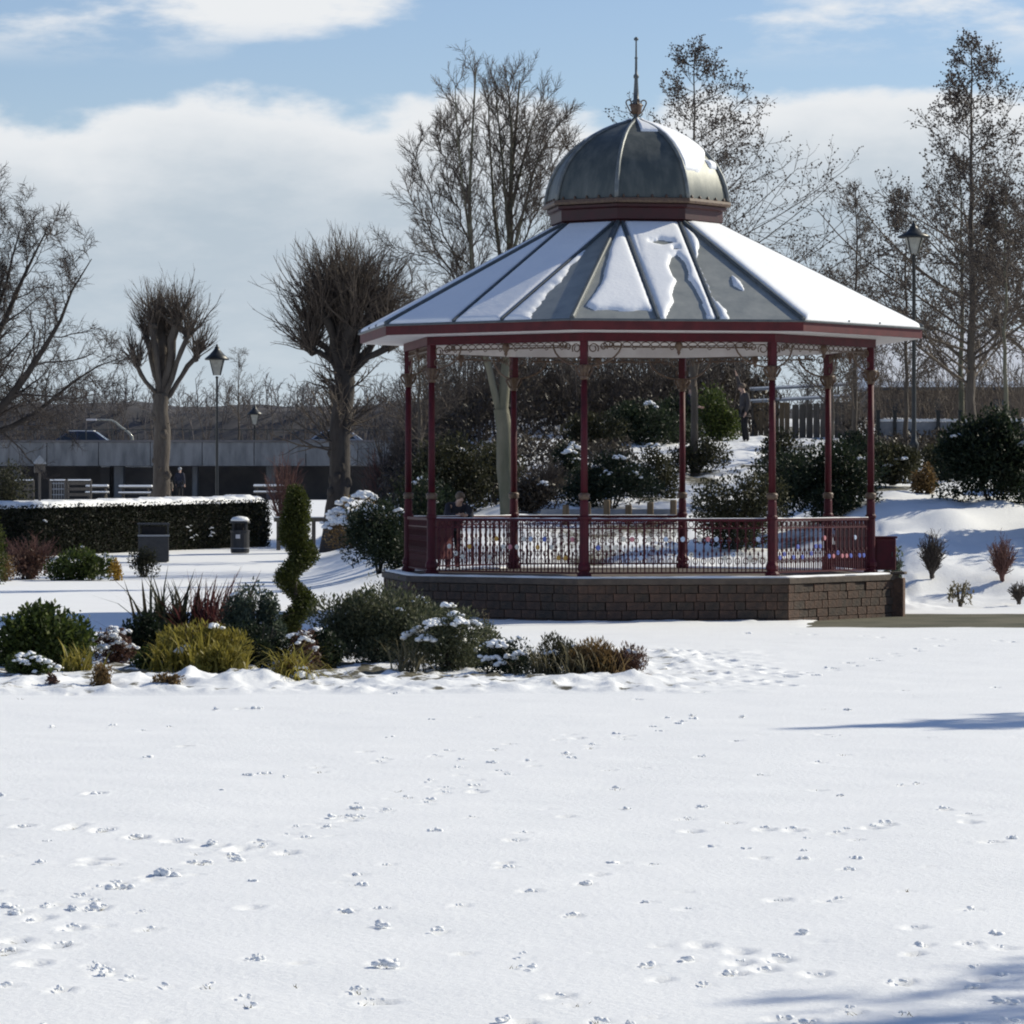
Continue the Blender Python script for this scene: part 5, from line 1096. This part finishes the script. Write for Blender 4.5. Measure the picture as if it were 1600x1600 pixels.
shrub('bank_evergreen', 1470, 100, 90, 690, 'leaf_olive', 'olive shrub left of the big dark one on the right-hand bank', n=2600, leaf=.1, seed=158, group=GK, snow=1)
shrub('left_dark_shrub', 650, 92, 90, 735, 'leaf_dark', 'dark shrub between the spreading conifer and the left columns', n=3400, leaf=.09, seed=159, group=GK, snow=1)
for k, (px, D_, w_, yt) in enumerate(((1690, 86.5, 170, 560), (1800, 88, 190, 540), (1905, 86, 190, 560))):  # unseen laurels, added out of view to throw shade on the bank
    shrub('shade_laurel', px, D_, w_, yt, 'leaf_dark', ['first tall laurel added beyond the right edge to shade the bank', 'second tall laurel added beyond the right edge to shade the bank', 'third tall laurel added beyond the right edge to shade the bank'][k], n=5000, leaf=.16, seed=170+k, group=GK, clumps=26, r=.34)
# timber stumps edging the rockery path
for k, (px, ys, ye) in enumerate(((884, 782, 802), (918, 778, 800), (948, 776, 810), (982, 774, 792), (1016, 772, 790), (1052, 772, 802))):
    D = 93.5; p = on(px, D); m = MB(); h = .42+.06*(k % 3); m.lathe([(.085, -.1), (.083, h-.03), (.070, h)], 9); o = m.build('stump_post', M['timber'], None, smooth=False); o.location = p
    tag(o, ['leftmost timber stump edging the rockery path, left of the front column', 'timber stump just right of the front column', 'third timber stump from the left along the rockery path', 'fourth timber stump from the left along the rockery path', 'fifth timber stump, left of the back right column', 'rightmost timber stump beside the back right column'][k], 'post', 'timber stumps edging the rockery')
def low_kerb():
    m = MB(); pts = [on(px, 94.2) for px in range(845, 1075, 12)]
    for a, b in zip(pts[:-1], pts[1:]): m.bar(a+Vector((0, 0, .10)), b+Vector((0, 0, .10)), .12, .3)
    tag(m.build('rockery_edging', M['grit']), 'low grey stone edging behind the timber stumps', 'edging')
low_kerb()

# ------------------------------------------------------------------ lamps
def lamp(px, D, ytop, head, label, base=None, group='park lamps', flat=False):
    p = on(px, D); z = CZ+(HY-ytop)/F*D-p.z if base is None else CZ+(HY-ytop)/F*D-base
    if base is not None: p.z = base
    e = empty('park_lamp', p, 0, label, 'lamp post', group); s = head
    m = MB(); m.lathe([(.14, -.1), (.14, .1), (.11, .15), (.11, .9), (.13, .95), (.075, 1.05), (.06, 1.3), (.045, z-s*1.1), (.07, z-s*1.08), (.04, z-s*1.03)], 10); m.build('post', M['iron'], e, smooth=True)
    w = s*.30
    m = MB(); m.lathe([(w*.46, z-s*1.0), (w*.98, z-s*.50)], 4 if not flat else 8, a0=PI/4); gl = m.build('lantern', M['lampglass'], e)
    for k in range(4):
        a = PI/4+k*PI/2; q = MB(); q.bar((w*.49*math.cos(a), w*.49*math.sin(a), z-s*1.0), (w*1.02*math.cos(a), w*1.02*math.sin(a), z-s*.50), .025, .025); q.build('glazing_bar', M['iron'], gl)
    m = MB(); k = 1.28 if not flat else 1.65
    m.lathe([(w*k, z-s*.52), (w*k*1.02, z-s*.47), (w*.85, z-s*.36), (w*.42, z-s*.22), (w*.24, z-s*.14), (w*.26, z-s*.11), (w*.10, z-s*.07), (w*.13, z-s*.045), (.008, z)], 12); m.build('roof', M['iron'], e, smooth=True)
lamp(339, 152, 537, 1.25, 'tall black park lamp behind the hedge between the two pollarded trees')
lamp(1428, 100, 345, .86, 'tall black park lamp on the bank right of the bandstand roof', flat=True)
lamp(398, 224, 632, 1.15, 'small distant park lamp on the road bridge', base=3.9)

# ------------------------------------------------------------------ bridge, car and lakeside things at the left
def bridge():
    D = 222; xl, xr = px2x(-250, D), px2x(640, D); e = empty('road_bridge', ((xl+xr)/2, D, 1.6), 0, 'low grey concrete road bridge crossing behind the hedge', 'bridge'); w = xr-xl
    zt = CZ+(HY-691)/F*D-1.6; zb = CZ+(HY-728)/F*D-1.6
    n = 11
    for k in range(n): m = MB(); m.box((-w/2+w*(k+.5)/n, 0, (zt+zb)/2), (w/n-.04, .35, zt-zb)); m.build('parapet_panel', M['concrete'], e, bevel=.02)
    m = MB(); m.box((0, 0, zt+.06), (w, .5, .12)); m.build('parapet_coping', M['concrete_dark'], e)
    m = MB(); m.box((0, 6, zb+.30), (w, 11.4, .60)); m.build('deck', M['concrete_dark'], e)
    m = MB(); m.box((0, 11.9, (zt+zb)/2), (w, .3, zt-zb)); m.build('far_parapet', M['concrete'], e)
    for px in (-150, 20, 180, 300, 420, 640): q = MB(); q.box((px2x(px, D)-(xl+xr)/2, 2.5, (zb)/2-.5), (.55 if px != 300 else .3, 1.2, zb+1)); q.build('pier', M['concrete'], e, bevel=.03)
    m = MB(); m.box((0, 5.5, zb/2-.5), (w, .4, zb+1)); m.build('back_wall', M['concrete_dark'], e)
    m = MB(); 
    for k in range(22): m.box((-w/2+w*(k+.5)/22, 0, zt+.42), (.06, .06, .62))
    m.bar((-w/2, 0, zt+.72), (w/2, 0, zt+.72), .05, .05); m.build('handrail', M['iron'], e)
    return zb+1.6+.60
ROADZ = bridge()
def car(px, D, paint, label):
    e = empty('car', (px2x(px, D), D, ROADZ+.01), 0, label, 'car', 'cars on the road bridge'); L, Wd = 4.3, 1.75
    low = [(-2.15, .28), (-2.12, .62), (-1.95, .82), (-1.15, .93), (1.95, .95), (2.12, .80), (2.15, .30)]; roof = [(-1.15, .93), (-.45, 1.42), (.2, 1.50), (1.25, 1.46), (1.95, .95)]
    m = MB(); m.prism([(x, z) for x, z in low], -Wd/2, Wd/2, lambda x, y, h: Vector((x, h, y))); m.build('body', paint, e, bevel=.05)
    m = MB(); n = len(roof)
    vs = [Vector((x, -Wd/2*(1-.20*(z-.93)/.57)*.97, z)) for x, z in roof]+[Vector((x, Wd/2*(1-.20*(z-.93)/.57)*.97, z)) for x, z in roof]
    m.add(vs, [tuple(range(n)), tuple(range(2*n-1, n-1, -1))]+[(i, n+i, n+i+1, i+1) for i in range(n-1)]); m.build('cabin', paint, e, bevel=.02)
    for s in (-1, 1):
        for w in ([(-.95, .97), (-.40, 1.36), (.15, 1.43), (.15, .98)], [(.24, .98), (.24, 1.43), (1.15, 1.39), (1.55, .99)]):
            q = MB(); q.add([Vector((x, s*(Wd/2*(1-.20*(z-.93)/.57)*.97+.012), z)) for x, z in w], [(0, 1, 2, 3)]); q.build('side_window', M['glass'], e)
        for x in (-1.3, 1.3):
            q = MB(); q.tube([(x, s*.62, .31), (x, s*.86, .31)], .31, 18); t = q.build('wheel', M['rubber'], e); q = MB(); q.tube([(x, s*.80, .31), (x, s*.868, .31)], .19, 14); q.build('rim', M['chrome'], t)
        q = MB(); q.box((-2.08, s*.6, .68), (.12, .3, .13)); q.build('headlight', M['lampglass'], e)
        q = MB(); q.box((2.06, s*.68, .78), (.12, .18, .2)); q.build('tail_light', M['redbright'], e)
    q = MB(); q.add([Vector((-1.08, -.70, .98)), Vector((-1.08, .70, .98)), Vector((-.47, .60, 1.41)), Vector((-.47, -.60, 1.41))], [(0, 1, 2, 3)]); o = q.build('windscreen', M['glass'], e); o.location = (-.02, 0, .012)
    q = MB(); n_ = 10; q.box((.4, 0, 1.505), (1.5, 1.2, .05)); q.build('roof_snow', M['snow'], e, bevel=.02)
car(515, 226, M['carpaint'], 'silver hatchback on the road bridge, half hidden by the stout pollarded tree')
car(118, 229, M['carpaint_dark'], 'dark blue hatchback on the road bridge left of the smaller pollarded tree')
def street_light():
    D = 224; b = at(207, 692, D); e = empty('street_light', b, 0, 'pale curved street light leaning over the road bridge', 'street light'); m = MB()
    pts = [at(x, y, D)-b for x, y in ((207, 694), (206, 682), (200, 675), (190, 668), (181, 660), (174, 656.5), (160, 656), (150, 656))]; m.tube(pts, [.10, .09, .08, .07, .06, .055, .05, .05], 7); m.build('pole', M['lampglass'], e, smooth=True)
    q = at(143, 656, D)-b; m = MB(); m.box(q, (.62, .22, .12)); m.build('lamp_head', M['white'], e, bevel=.03)
street_light()
def picnic(px, D, w, label, snow=True):
    p = on(px, D); e = empty('picnic_table', p, .05, label, 'table', 'snow-topped tables by the bridge')
    m = MB(); m.box((0, 0, .74), (w, .8, .06)); m.build('table_top', M['timberdark'], e)
    for s in (-1, 1):
        m = MB(); m.box((0, s*.75, .44), (w, .28, .05)); m.build('seat', M['timberdark'], e)
        m = MB(); m.bar((s*w*.38, -.8, 0), (s*w*.38, .25, .72), .08, .08); m.bar((s*w*.38, .8, 0), (s*w*.38, -.25, .72), .08, .08); m.bar((s*w*.38, -.8, .42), (s*w*.38, .8, .42), .06, .06); m.build('leg', M['timberdark'], e)
    m = MB(); m.box((0, 0, .83), (w*.99, .78, .12)); m.build('snow_layer', M['snow'], e, bevel=.04)
    for s in (-1, 1): m = MB(); m.box((0, s*.75, .51), (w*.98, .26, .08)); m.build('seat_snow', M['snow'], e, bevel=.03)
picnic(152, 196, 1.15, 'snow-topped picnic table left of the bridge pier'); picnic(212, 194, 1.7, 'snow-topped picnic table right of the bridge pier'); picnic(420, 200, 1.6, 'snow-topped picnic table behind the spiral topiary')
def ledge(px0, px1, y, D, label):
    a, b = at(px0, y, D), at(px1, y, D); z0 = gz(a.x, D); e = empty('snowy_ledge', ((a.x+b.x)/2, D, z0), 0, label, 'ledge', 'snowy ledges under the bridge'); w = b.x-a.x; h = a.z-z0
    m = MB(); m.box((0, 0, h/2-.05), (w, .4, h-.1)); m.build('wall', M['concrete_dark'], e); m = MB(); m.box((0, 0, h), (w, .45, .16)); m.build('snow_layer', M['snow'], e, bevel=.05)
ledge(158, 172, 728, 226, 'short snowy ledge under the bridge left of the pier'); ledge(196, 239, 728, 226, 'long snowy ledge under the bridge right of the pier')
def board_fence():
    D = 190
    for k, (x0, x1, mt) in enumerate(((22, 52, 'timberdark'), (78, 102, 'grit'), (106, 142, 'timberdark'))):
        a, b = on(x0, D), on(x1, D); e = empty('garden_fence', (a+b)/2, 0, ['brown rail fence panel at the left behind the hedge', 'pale grey mesh gate behind the hedge', 'brown board fence panel right of the pale gate'][k], 'fence', 'fence panels behind the hedge'); w = (b-a).length; hgt = 1.15
        for s in (-1, 1): m = MB(); m.box((s*w/2, 0, hgt/2), (.09, .09, hgt+.1)); m.build('post', M['timberdark'], e)
        for q in range(4): m = MB(); m.box((0, -.02, .18+q*.28), (w-.1, .03, .15 if mt != 'grit' else .05)); m.build('board', M[mt], e)
        if mt == 'grit':
            for q in range(6): m = MB(); m.box((-w/2+w*(q+.5)/6, 0, .6), (.03, .03, 1.0)); m.build('upright', M['grit'], e)
        m = MB(); m.box((0, 0, hgt+.04), (w, .12, .07)); m.build('snow_layer', M['snow'], e, bevel=.02)
    p = on(62, 188); e = empty('bird_table', p, .2, 'wooden bird table with a pitched roof on a tall post', 'bird table'); z = CZ+(HY-712)/F*188-p.z
    m = MB(); m.box((0, 0, z/2-.25), (.12, .12, z-.3)); m.build('post', M['timberdark'], e); m = MB(); m.box((0, 0, z-.62), (.52, .46, .42)); m.build('box', M['timberdark'], e)
    m = MB(); m.prism([(-.34, 0), (.34, 0), (0, .42)], -.3, .3, lambda x, y, h: Vector((x, h, z-.41+y))); m.build('roof', M['grit'], e)
    for s in (-1, 1): m = MB(); m.box((s*.55, 0, .55), (.09, .09, 1.2)); m.build('side_post', M['timberdark'], e)
board_fence()
def rail_fence():
    D = 128; a, b = on(428, D), on(625, D); z = CZ+(HY-812)/F*D; e = empty('low_rail', a, 0, 'low weathered timber rail on short posts behind the topiary', 'rail fence')
    m = MB(); m.bar((0, 0, z-a.z), (b.x-a.x, 0, z-a.z), .10, .14); m.build('rail', M['timberdark'], e)
    for px in (435, 490, 525, 580, 622): x = px2x(px, D)-a.x; m = MB(); m.box((x, .06, (z-a.z)/2), (.13, .12, z-a.z+.1)); m.build('post', M['timberdark'], e)
    m = MB(); m.bar((0, 0, z-a.z+.085), (b.x-a.x, 0, z-a.z+.085), .09, .03); m.build('rail_snow', M['snow'], e)
rail_fence()
for k, (px, w) in enumerate(((47, 36), (80, 32))):
    D = 228; rg = np.random.default_rng(120+k); p = at(px, 693, D); e = empty('snowy_box_shrub', (p.x, p.y, ROADZ), 0, ['left of two small snow-capped shrubs on the road bridge', 'right of two small snow-capped shrubs on the road bridge'][k], 'shrub', 'snow-capped shrubs on the bridge')
    h = p.z-ROADZ+.05; cl = lumpy(rg, w/2/F*D, .5, h, 8); P, dn = clump_points(rg, cl, 600); V, Fq = leaves_mesh(rg, P, dn, .12); np_obj('foliage', V, Fq, M['leaf_dark'], e, tint=np.repeat(rg.random(600), 4)); snow_blobs('snow_cap', e, rg, [(rg.uniform(-.5, .5), rg.uniform(-.3, 0), h*.95) for _ in range(6)], .2)

# ------------------------------------------------------------------ low building, ramp and fence at the right
def building():
    D = 150; x0, x1 = px2x(1372, D), px2x(1760, D); zw = CZ+(HY-606)/F*D; zb = gz((x0+x1)/2, D)-.3; e = empty('low_building', ((x0+x1)/2, D, zb), 0, 'long low brown brick building with a broad snow-covered roof behind the right-hand trees', 'building'); w = x1-x0; H = zw-zb
    m = MB(); m.box((0, 4, H/2), (w, 8, H)); m.build('wall', M['brick'], e)
    m = MB(); m.box((0, -.25, H+.07), (w+.6, .18, .34)); m.build('fascia', M['slate'], e)
    m = MB(); m.prism([(-.4, 0), (8.4, 0), (8.4, 2.3), (4.0, 2.35), (-.4, .22)], -w/2-.3, w/2+.3, lambda x, y, h: Vector((h, x, H+.02+y))); m.build('roof', M['snow'], e)
    for k in range(7):
        x = -w/2+w*(k+.5)/7; q = MB(); q.box((x, -.02, H*.55), (.7, .06, .55)); f = q.build('window', M['slate'], e); q = MB(); q.box((x, -.055, H*.55), (.58, .02, .43)); q.build('pane', M['glass'], f)
building()
def ramp():
    D = 134; e = empty('ramp_fence', on(1255, D), 0, 'timber-sided ramp with a double snow-topped handrail behind the right-hand bay', 'ramp'); o = e.location.copy()
    def L_(px, py, d=0): return at(px, py, D)-o+Vector((0, d, 0))
    for y0, y1 in ((609, 601), (628, 619)):
        m = MB(); m.bar(L_(1172, y0), L_(1335, y1), .07, .08); r = m.build('handrail', M['grit'], e); m = MB(); m.bar(L_(1172, y0)+Vector((0, 0, .065)), L_(1335, y1)+Vector((0, 0, .065)), .085, .045); m.build('rail_snow', M['snow'], r)
    for px in (1176, 1213, 1262, 1310, 1334): a = L_(px, 604); m = MB(); m.bar(a+Vector((0, .06, 0)), Vector((a.x, .06, -.2)), .07, .07); m.build('post', M['timberdark'], e)
    n = 7; 
    for k in range(n):
        a, b = 1177+k*8.2, 1177+(k+1)*8.2; m = MB(); lo = L_(a, 690); hi = L_(b, 629-.05*k); m.box(((lo.x+hi.x)/2, .14, (lo.z+hi.z)/2), (hi.x-lo.x-.015, .04, hi.z-lo.z)); m.build('board', M['timber'], e)
    for k in range(9):
        a, b = 1238+k*11, 1238+(k+1)*11; m = MB(); lo = L_(a, 690); hi = L_(b, 632-.6*k); m.box(((lo.x+hi.x)/2, .16, (lo.z+hi.z)/2), (hi.x-lo.x-.02, .04, hi.z-lo.z)); m.build('board', M['timberdark'], e)
ramp()
def bank_posts():
    e = None; D = 122
    for k, px in enumerate((1372, 1398, 1466, 1500)):
        p = on(px, D); m = MB(); m.box((0, 0, .55), (.11, .11, 1.25)); m.box((0, 0, 1.2), (.14, .14, .05)); o = m.build('fence_post', M['iron']); o.location = p
        tag(o, ['first dark post from the left on top of the right-hand bank', 'second dark post from the left on top of the right-hand bank', 'third dark post from the left on top of the right-hand bank', 'fourth dark post from the left on top of the right-hand bank'][k], 'post', 'dark posts on the bank')
    a, b = on(1372, D+.1), on(1600, D+.1); m = MB(); m.box((0, 0, .5), (b.x-a.x, .05, .7)); o = m.build('board_fence', M['grit']); o.location = (a+b)/2; tag(o, 'pale low board fence on the bank behind the dark posts', 'fence')
    m = MB(); m.box((0, 0, .9), (b.x-a.x, .1, .08)); m.build('snow_layer', M['snow'], o)
bank_posts()

# ------------------------------------------------------------------ people
def skin_part(name, verts, edges, radii, mat, parent, root=0):
    me = bpy.data.meshes.new(name); me.from_pydata([tuple(v) for v in verts], edges, []); o = bpy.data.objects.new(name, me); link(o, parent); me.materials.append(mat)
    bm = bmesh.new(); bm.from_mesh(me); lay = bm.verts.layers.skin.verify()
    for v, r in zip(bm.verts, radii):
        r = r if isinstance(r, tuple) else (r, r); v[lay].radius = r; v[lay].use_root = (v.index == root)
    bm.to_mesh(me); bm.free()
    o.modifiers.new('skin', 'SKIN').use_smooth_shade = True; s = o.modifiers.new('sub', 'SUBSURF'); s.levels = s.render_levels = 1
    return o
def person(loc, rz, label, pose, mats, scale=1.0, hat=None):
    """pose: dict of joints; faces -y before rotation"""
    J = dict(pel=(0, 0, .94), waist=(0, .0, 1.08), chest=(0, .0, 1.33), neck=(0, .01, 1.50), head=(0, -.02, 1.62), crown=(0, -.015, 1.72),
             shL=(.19, 0, 1.43), elL=(.25, .03, 1.15), wrL=(.24, -.06, .90), shR=(-.19, 0, 1.43), elR=(-.25, .03, 1.15), wrR=(-.24, -.06, .90),
             hiL=(.09, 0, .90), knL=(.10, -.02, .50), anL=(.10, .02, .08), hiR=(-.09, 0, .90), knR=(-.10, -.02, .50), anR=(-.10, .02, .08)); J.update(pose)
    J = {k: Vector(v) for k, v in J.items()}
    e = empty('person', loc, rz, label, 'person'); e.scale = (scale,)*3
    def chain(names): return [J[n] for n in names]
    toeL, toeR = J['anL']+Vector((0, -.17, -.045)), J['anR']+Vector((0, -.17, -.045))
    def hand(w, el):
        d = (w-el).normalized(); s = d.cross(Vector((0, 1, 0)));
        if s.length < .1: s = d.cross(Vector((1, 0, 0)))
        s.normalize(); pts = [w+d*.05, w+d*.10]; 
        return d, s
    V = chain(['pel', 'waist', 'chest', 'neck', 'head', 'crown', 'shL', 'elL', 'wrL', 'shR', 'elR', 'wrR', 'hiL', 'knL', 'anL', 'hiR', 'knR', 'anR'])
    E = [(0, 1), (1, 2), (2, 3), (3, 4), (4, 5), (2, 6), (6, 7), (7, 8), (2, 9), (9, 10), (10, 11), (0, 12), (12, 13), (13, 14), (0, 15), (15, 16), (16, 17)]
    R = [(.13, .10), (.125, .095), (.145, .10), .05, (.075, .095), (.06, .075), .055, .042, .028, .055, .042, .028, .075, .055, .038, .075, .055, .038]
    # hands: palm, four fingers and a thumb; nose
    for wi, eli in ((8, 7), (11, 10)):
        d, s = hand(V[wi], V[eli]); b = len(V); V.append(V[wi]+d*.06); E.append((wi, b)); R.append((.034, .018))
        for q, ln in zip((-.027, -.009, .009, .027), (.070, .082, .078, .060)):
            V.append(V[b]+d*.045+s*q); E.append((b, len(V)-1)); R.append(.0095); V.append(V[-1]+d*ln*.6+Vector((0, -.012, 0))); E.append((len(V)-2, len(V)-1)); R.append(.008)
        V.append(V[wi]+d*.05+s*.05); E.append((b, len(V)-1)); R.append(.010)
    hd = V[4]; V.append(hd+Vector((0, -.115, -.005))); E.append((4, len(V)-1)); R.append(.014)
    skin_part('body', V, E, R, M['skin'], e)
    ju, jl = mats
    skin_part('jacket', chain(['pel', 'waist', 'chest', 'shL', 'elL', 'wrL', 'shR', 'elR', 'wrR'])+[J['neck']-Vector((0, 0, .02)), J['pel']-Vector((0, 0, .10))], [(0, 1), (1, 2), (2, 3), (3, 4), (4, 5), (2, 6), (6, 7), (7, 8), (2, 9), (0, 10)],
              [(.175, .14), (.17, .14), (.19, .145), .085, .068, .05, .085, .068, .05, .07, (.18, .145)], M[ju], e)
    skin_part('trousers', chain(['pel', 'hiL', 'knL', 'anL', 'hiR', 'knR', 'anR']), [(0, 1), (1, 2), (2, 3), (0, 4), (4, 5), (5, 6)], [(.15, .125), .10, .075, .062, .10, .075, .062], M[jl], e)
    for a, t in ((J['anL'], toeL), (J['anR'], toeR)): skin_part('shoe', [a-Vector((0, -.04, .03)), (a+t)/2-Vector((0, 0, .02)), t], [(0, 1), (1, 2)], [.052, .045, .036], M['blackcloth'], e)
    m = MB(); c = (J['head']*.45+J['crown']*.55)+Vector((0, .022, .012)); m.ico(c, (.098, .112, .105), 3, 2, .05, .75); m.build('hair' if hat is None else 'hat', M['hair' if hat is None else hat], e, smooth=True)
    for s in (-1, 1): m = MB(); m.ico(J['head']+Vector((s*.033, -.088, .022)), (.011, .008, .009), 1, 1, 0); m.build('eye', M['blackcloth'], e)
    m = MB(); m.box(J['head']+Vector((0, -.094, -.045)), (.045, .012, .012)); m.build('mouth', M['redbright'], e)
    return e
DP = 127
p = on(1163, DP); p.z = at(1163, 686, DP).z
tz = gz(p.x, DP)
person(on(1164, DP), math.radians(-75), 'person in charcoal coat reaching one arm straight up, on top of the bank', dict(shR=(-.19, 0, 1.45), elR=(-.20, -.10, 1.76), wrR=(-.17, -.20, 2.02), chest=(0, -.04, 1.33), head=(0, -.10, 1.62), crown=(0, -.11, 1.72), neck=(0, -.05, 1.50), anL=(.10, .06, .08)), ('greycloth', 'blackcloth'), 1.12)
person(on(1079, DP-.6), math.radians(70), 'person in a dark navy coat mostly hidden behind the back right column', dict(chest=(0, -.03, 1.33), wrL=(.12, -.26, 1.1), wrR=(-.12, -.26, 1.1), elL=(.24, -.02, 1.14), elR=(-.24, -.02, 1.14)), ('navy', 'blackcloth'), 1.1)
q = at(707, 800, 77.0)
person((q.x, 77.0, ZP-.012), math.radians(20), 'person in a black jacket leaning over the railing in the left bay of the bandstand', dict(waist=(0, -.05, 1.05), chest=(0, -.24, 1.23), neck=(0, -.38, 1.33), head=(0, -.47, 1.41), crown=(0, -.50, 1.51), shL=(.18, -.28, 1.29), elL=(.27, -.42, 1.08), wrL=(.10, -.56, 1.10), shR=(-.18, -.28, 1.29), elR=(-.27, -.42, 1.08), wrR=(-.10, -.56, 1.10)), ('navy', 'blackcloth'), 1.0)
person(on(281, 196), math.radians(160), 'grey-haired person in a dark coat seen from behind, beyond the hedge', {}, ('navy', 'blackcloth'), 1.0, hat='grit')
person(on(264, 195.5), math.radians(170), 'child in a pale hat and black coat beside the smaller pollarded tree', {}, ('blackcloth', 'blackcloth'), .74, hat='paleknit')
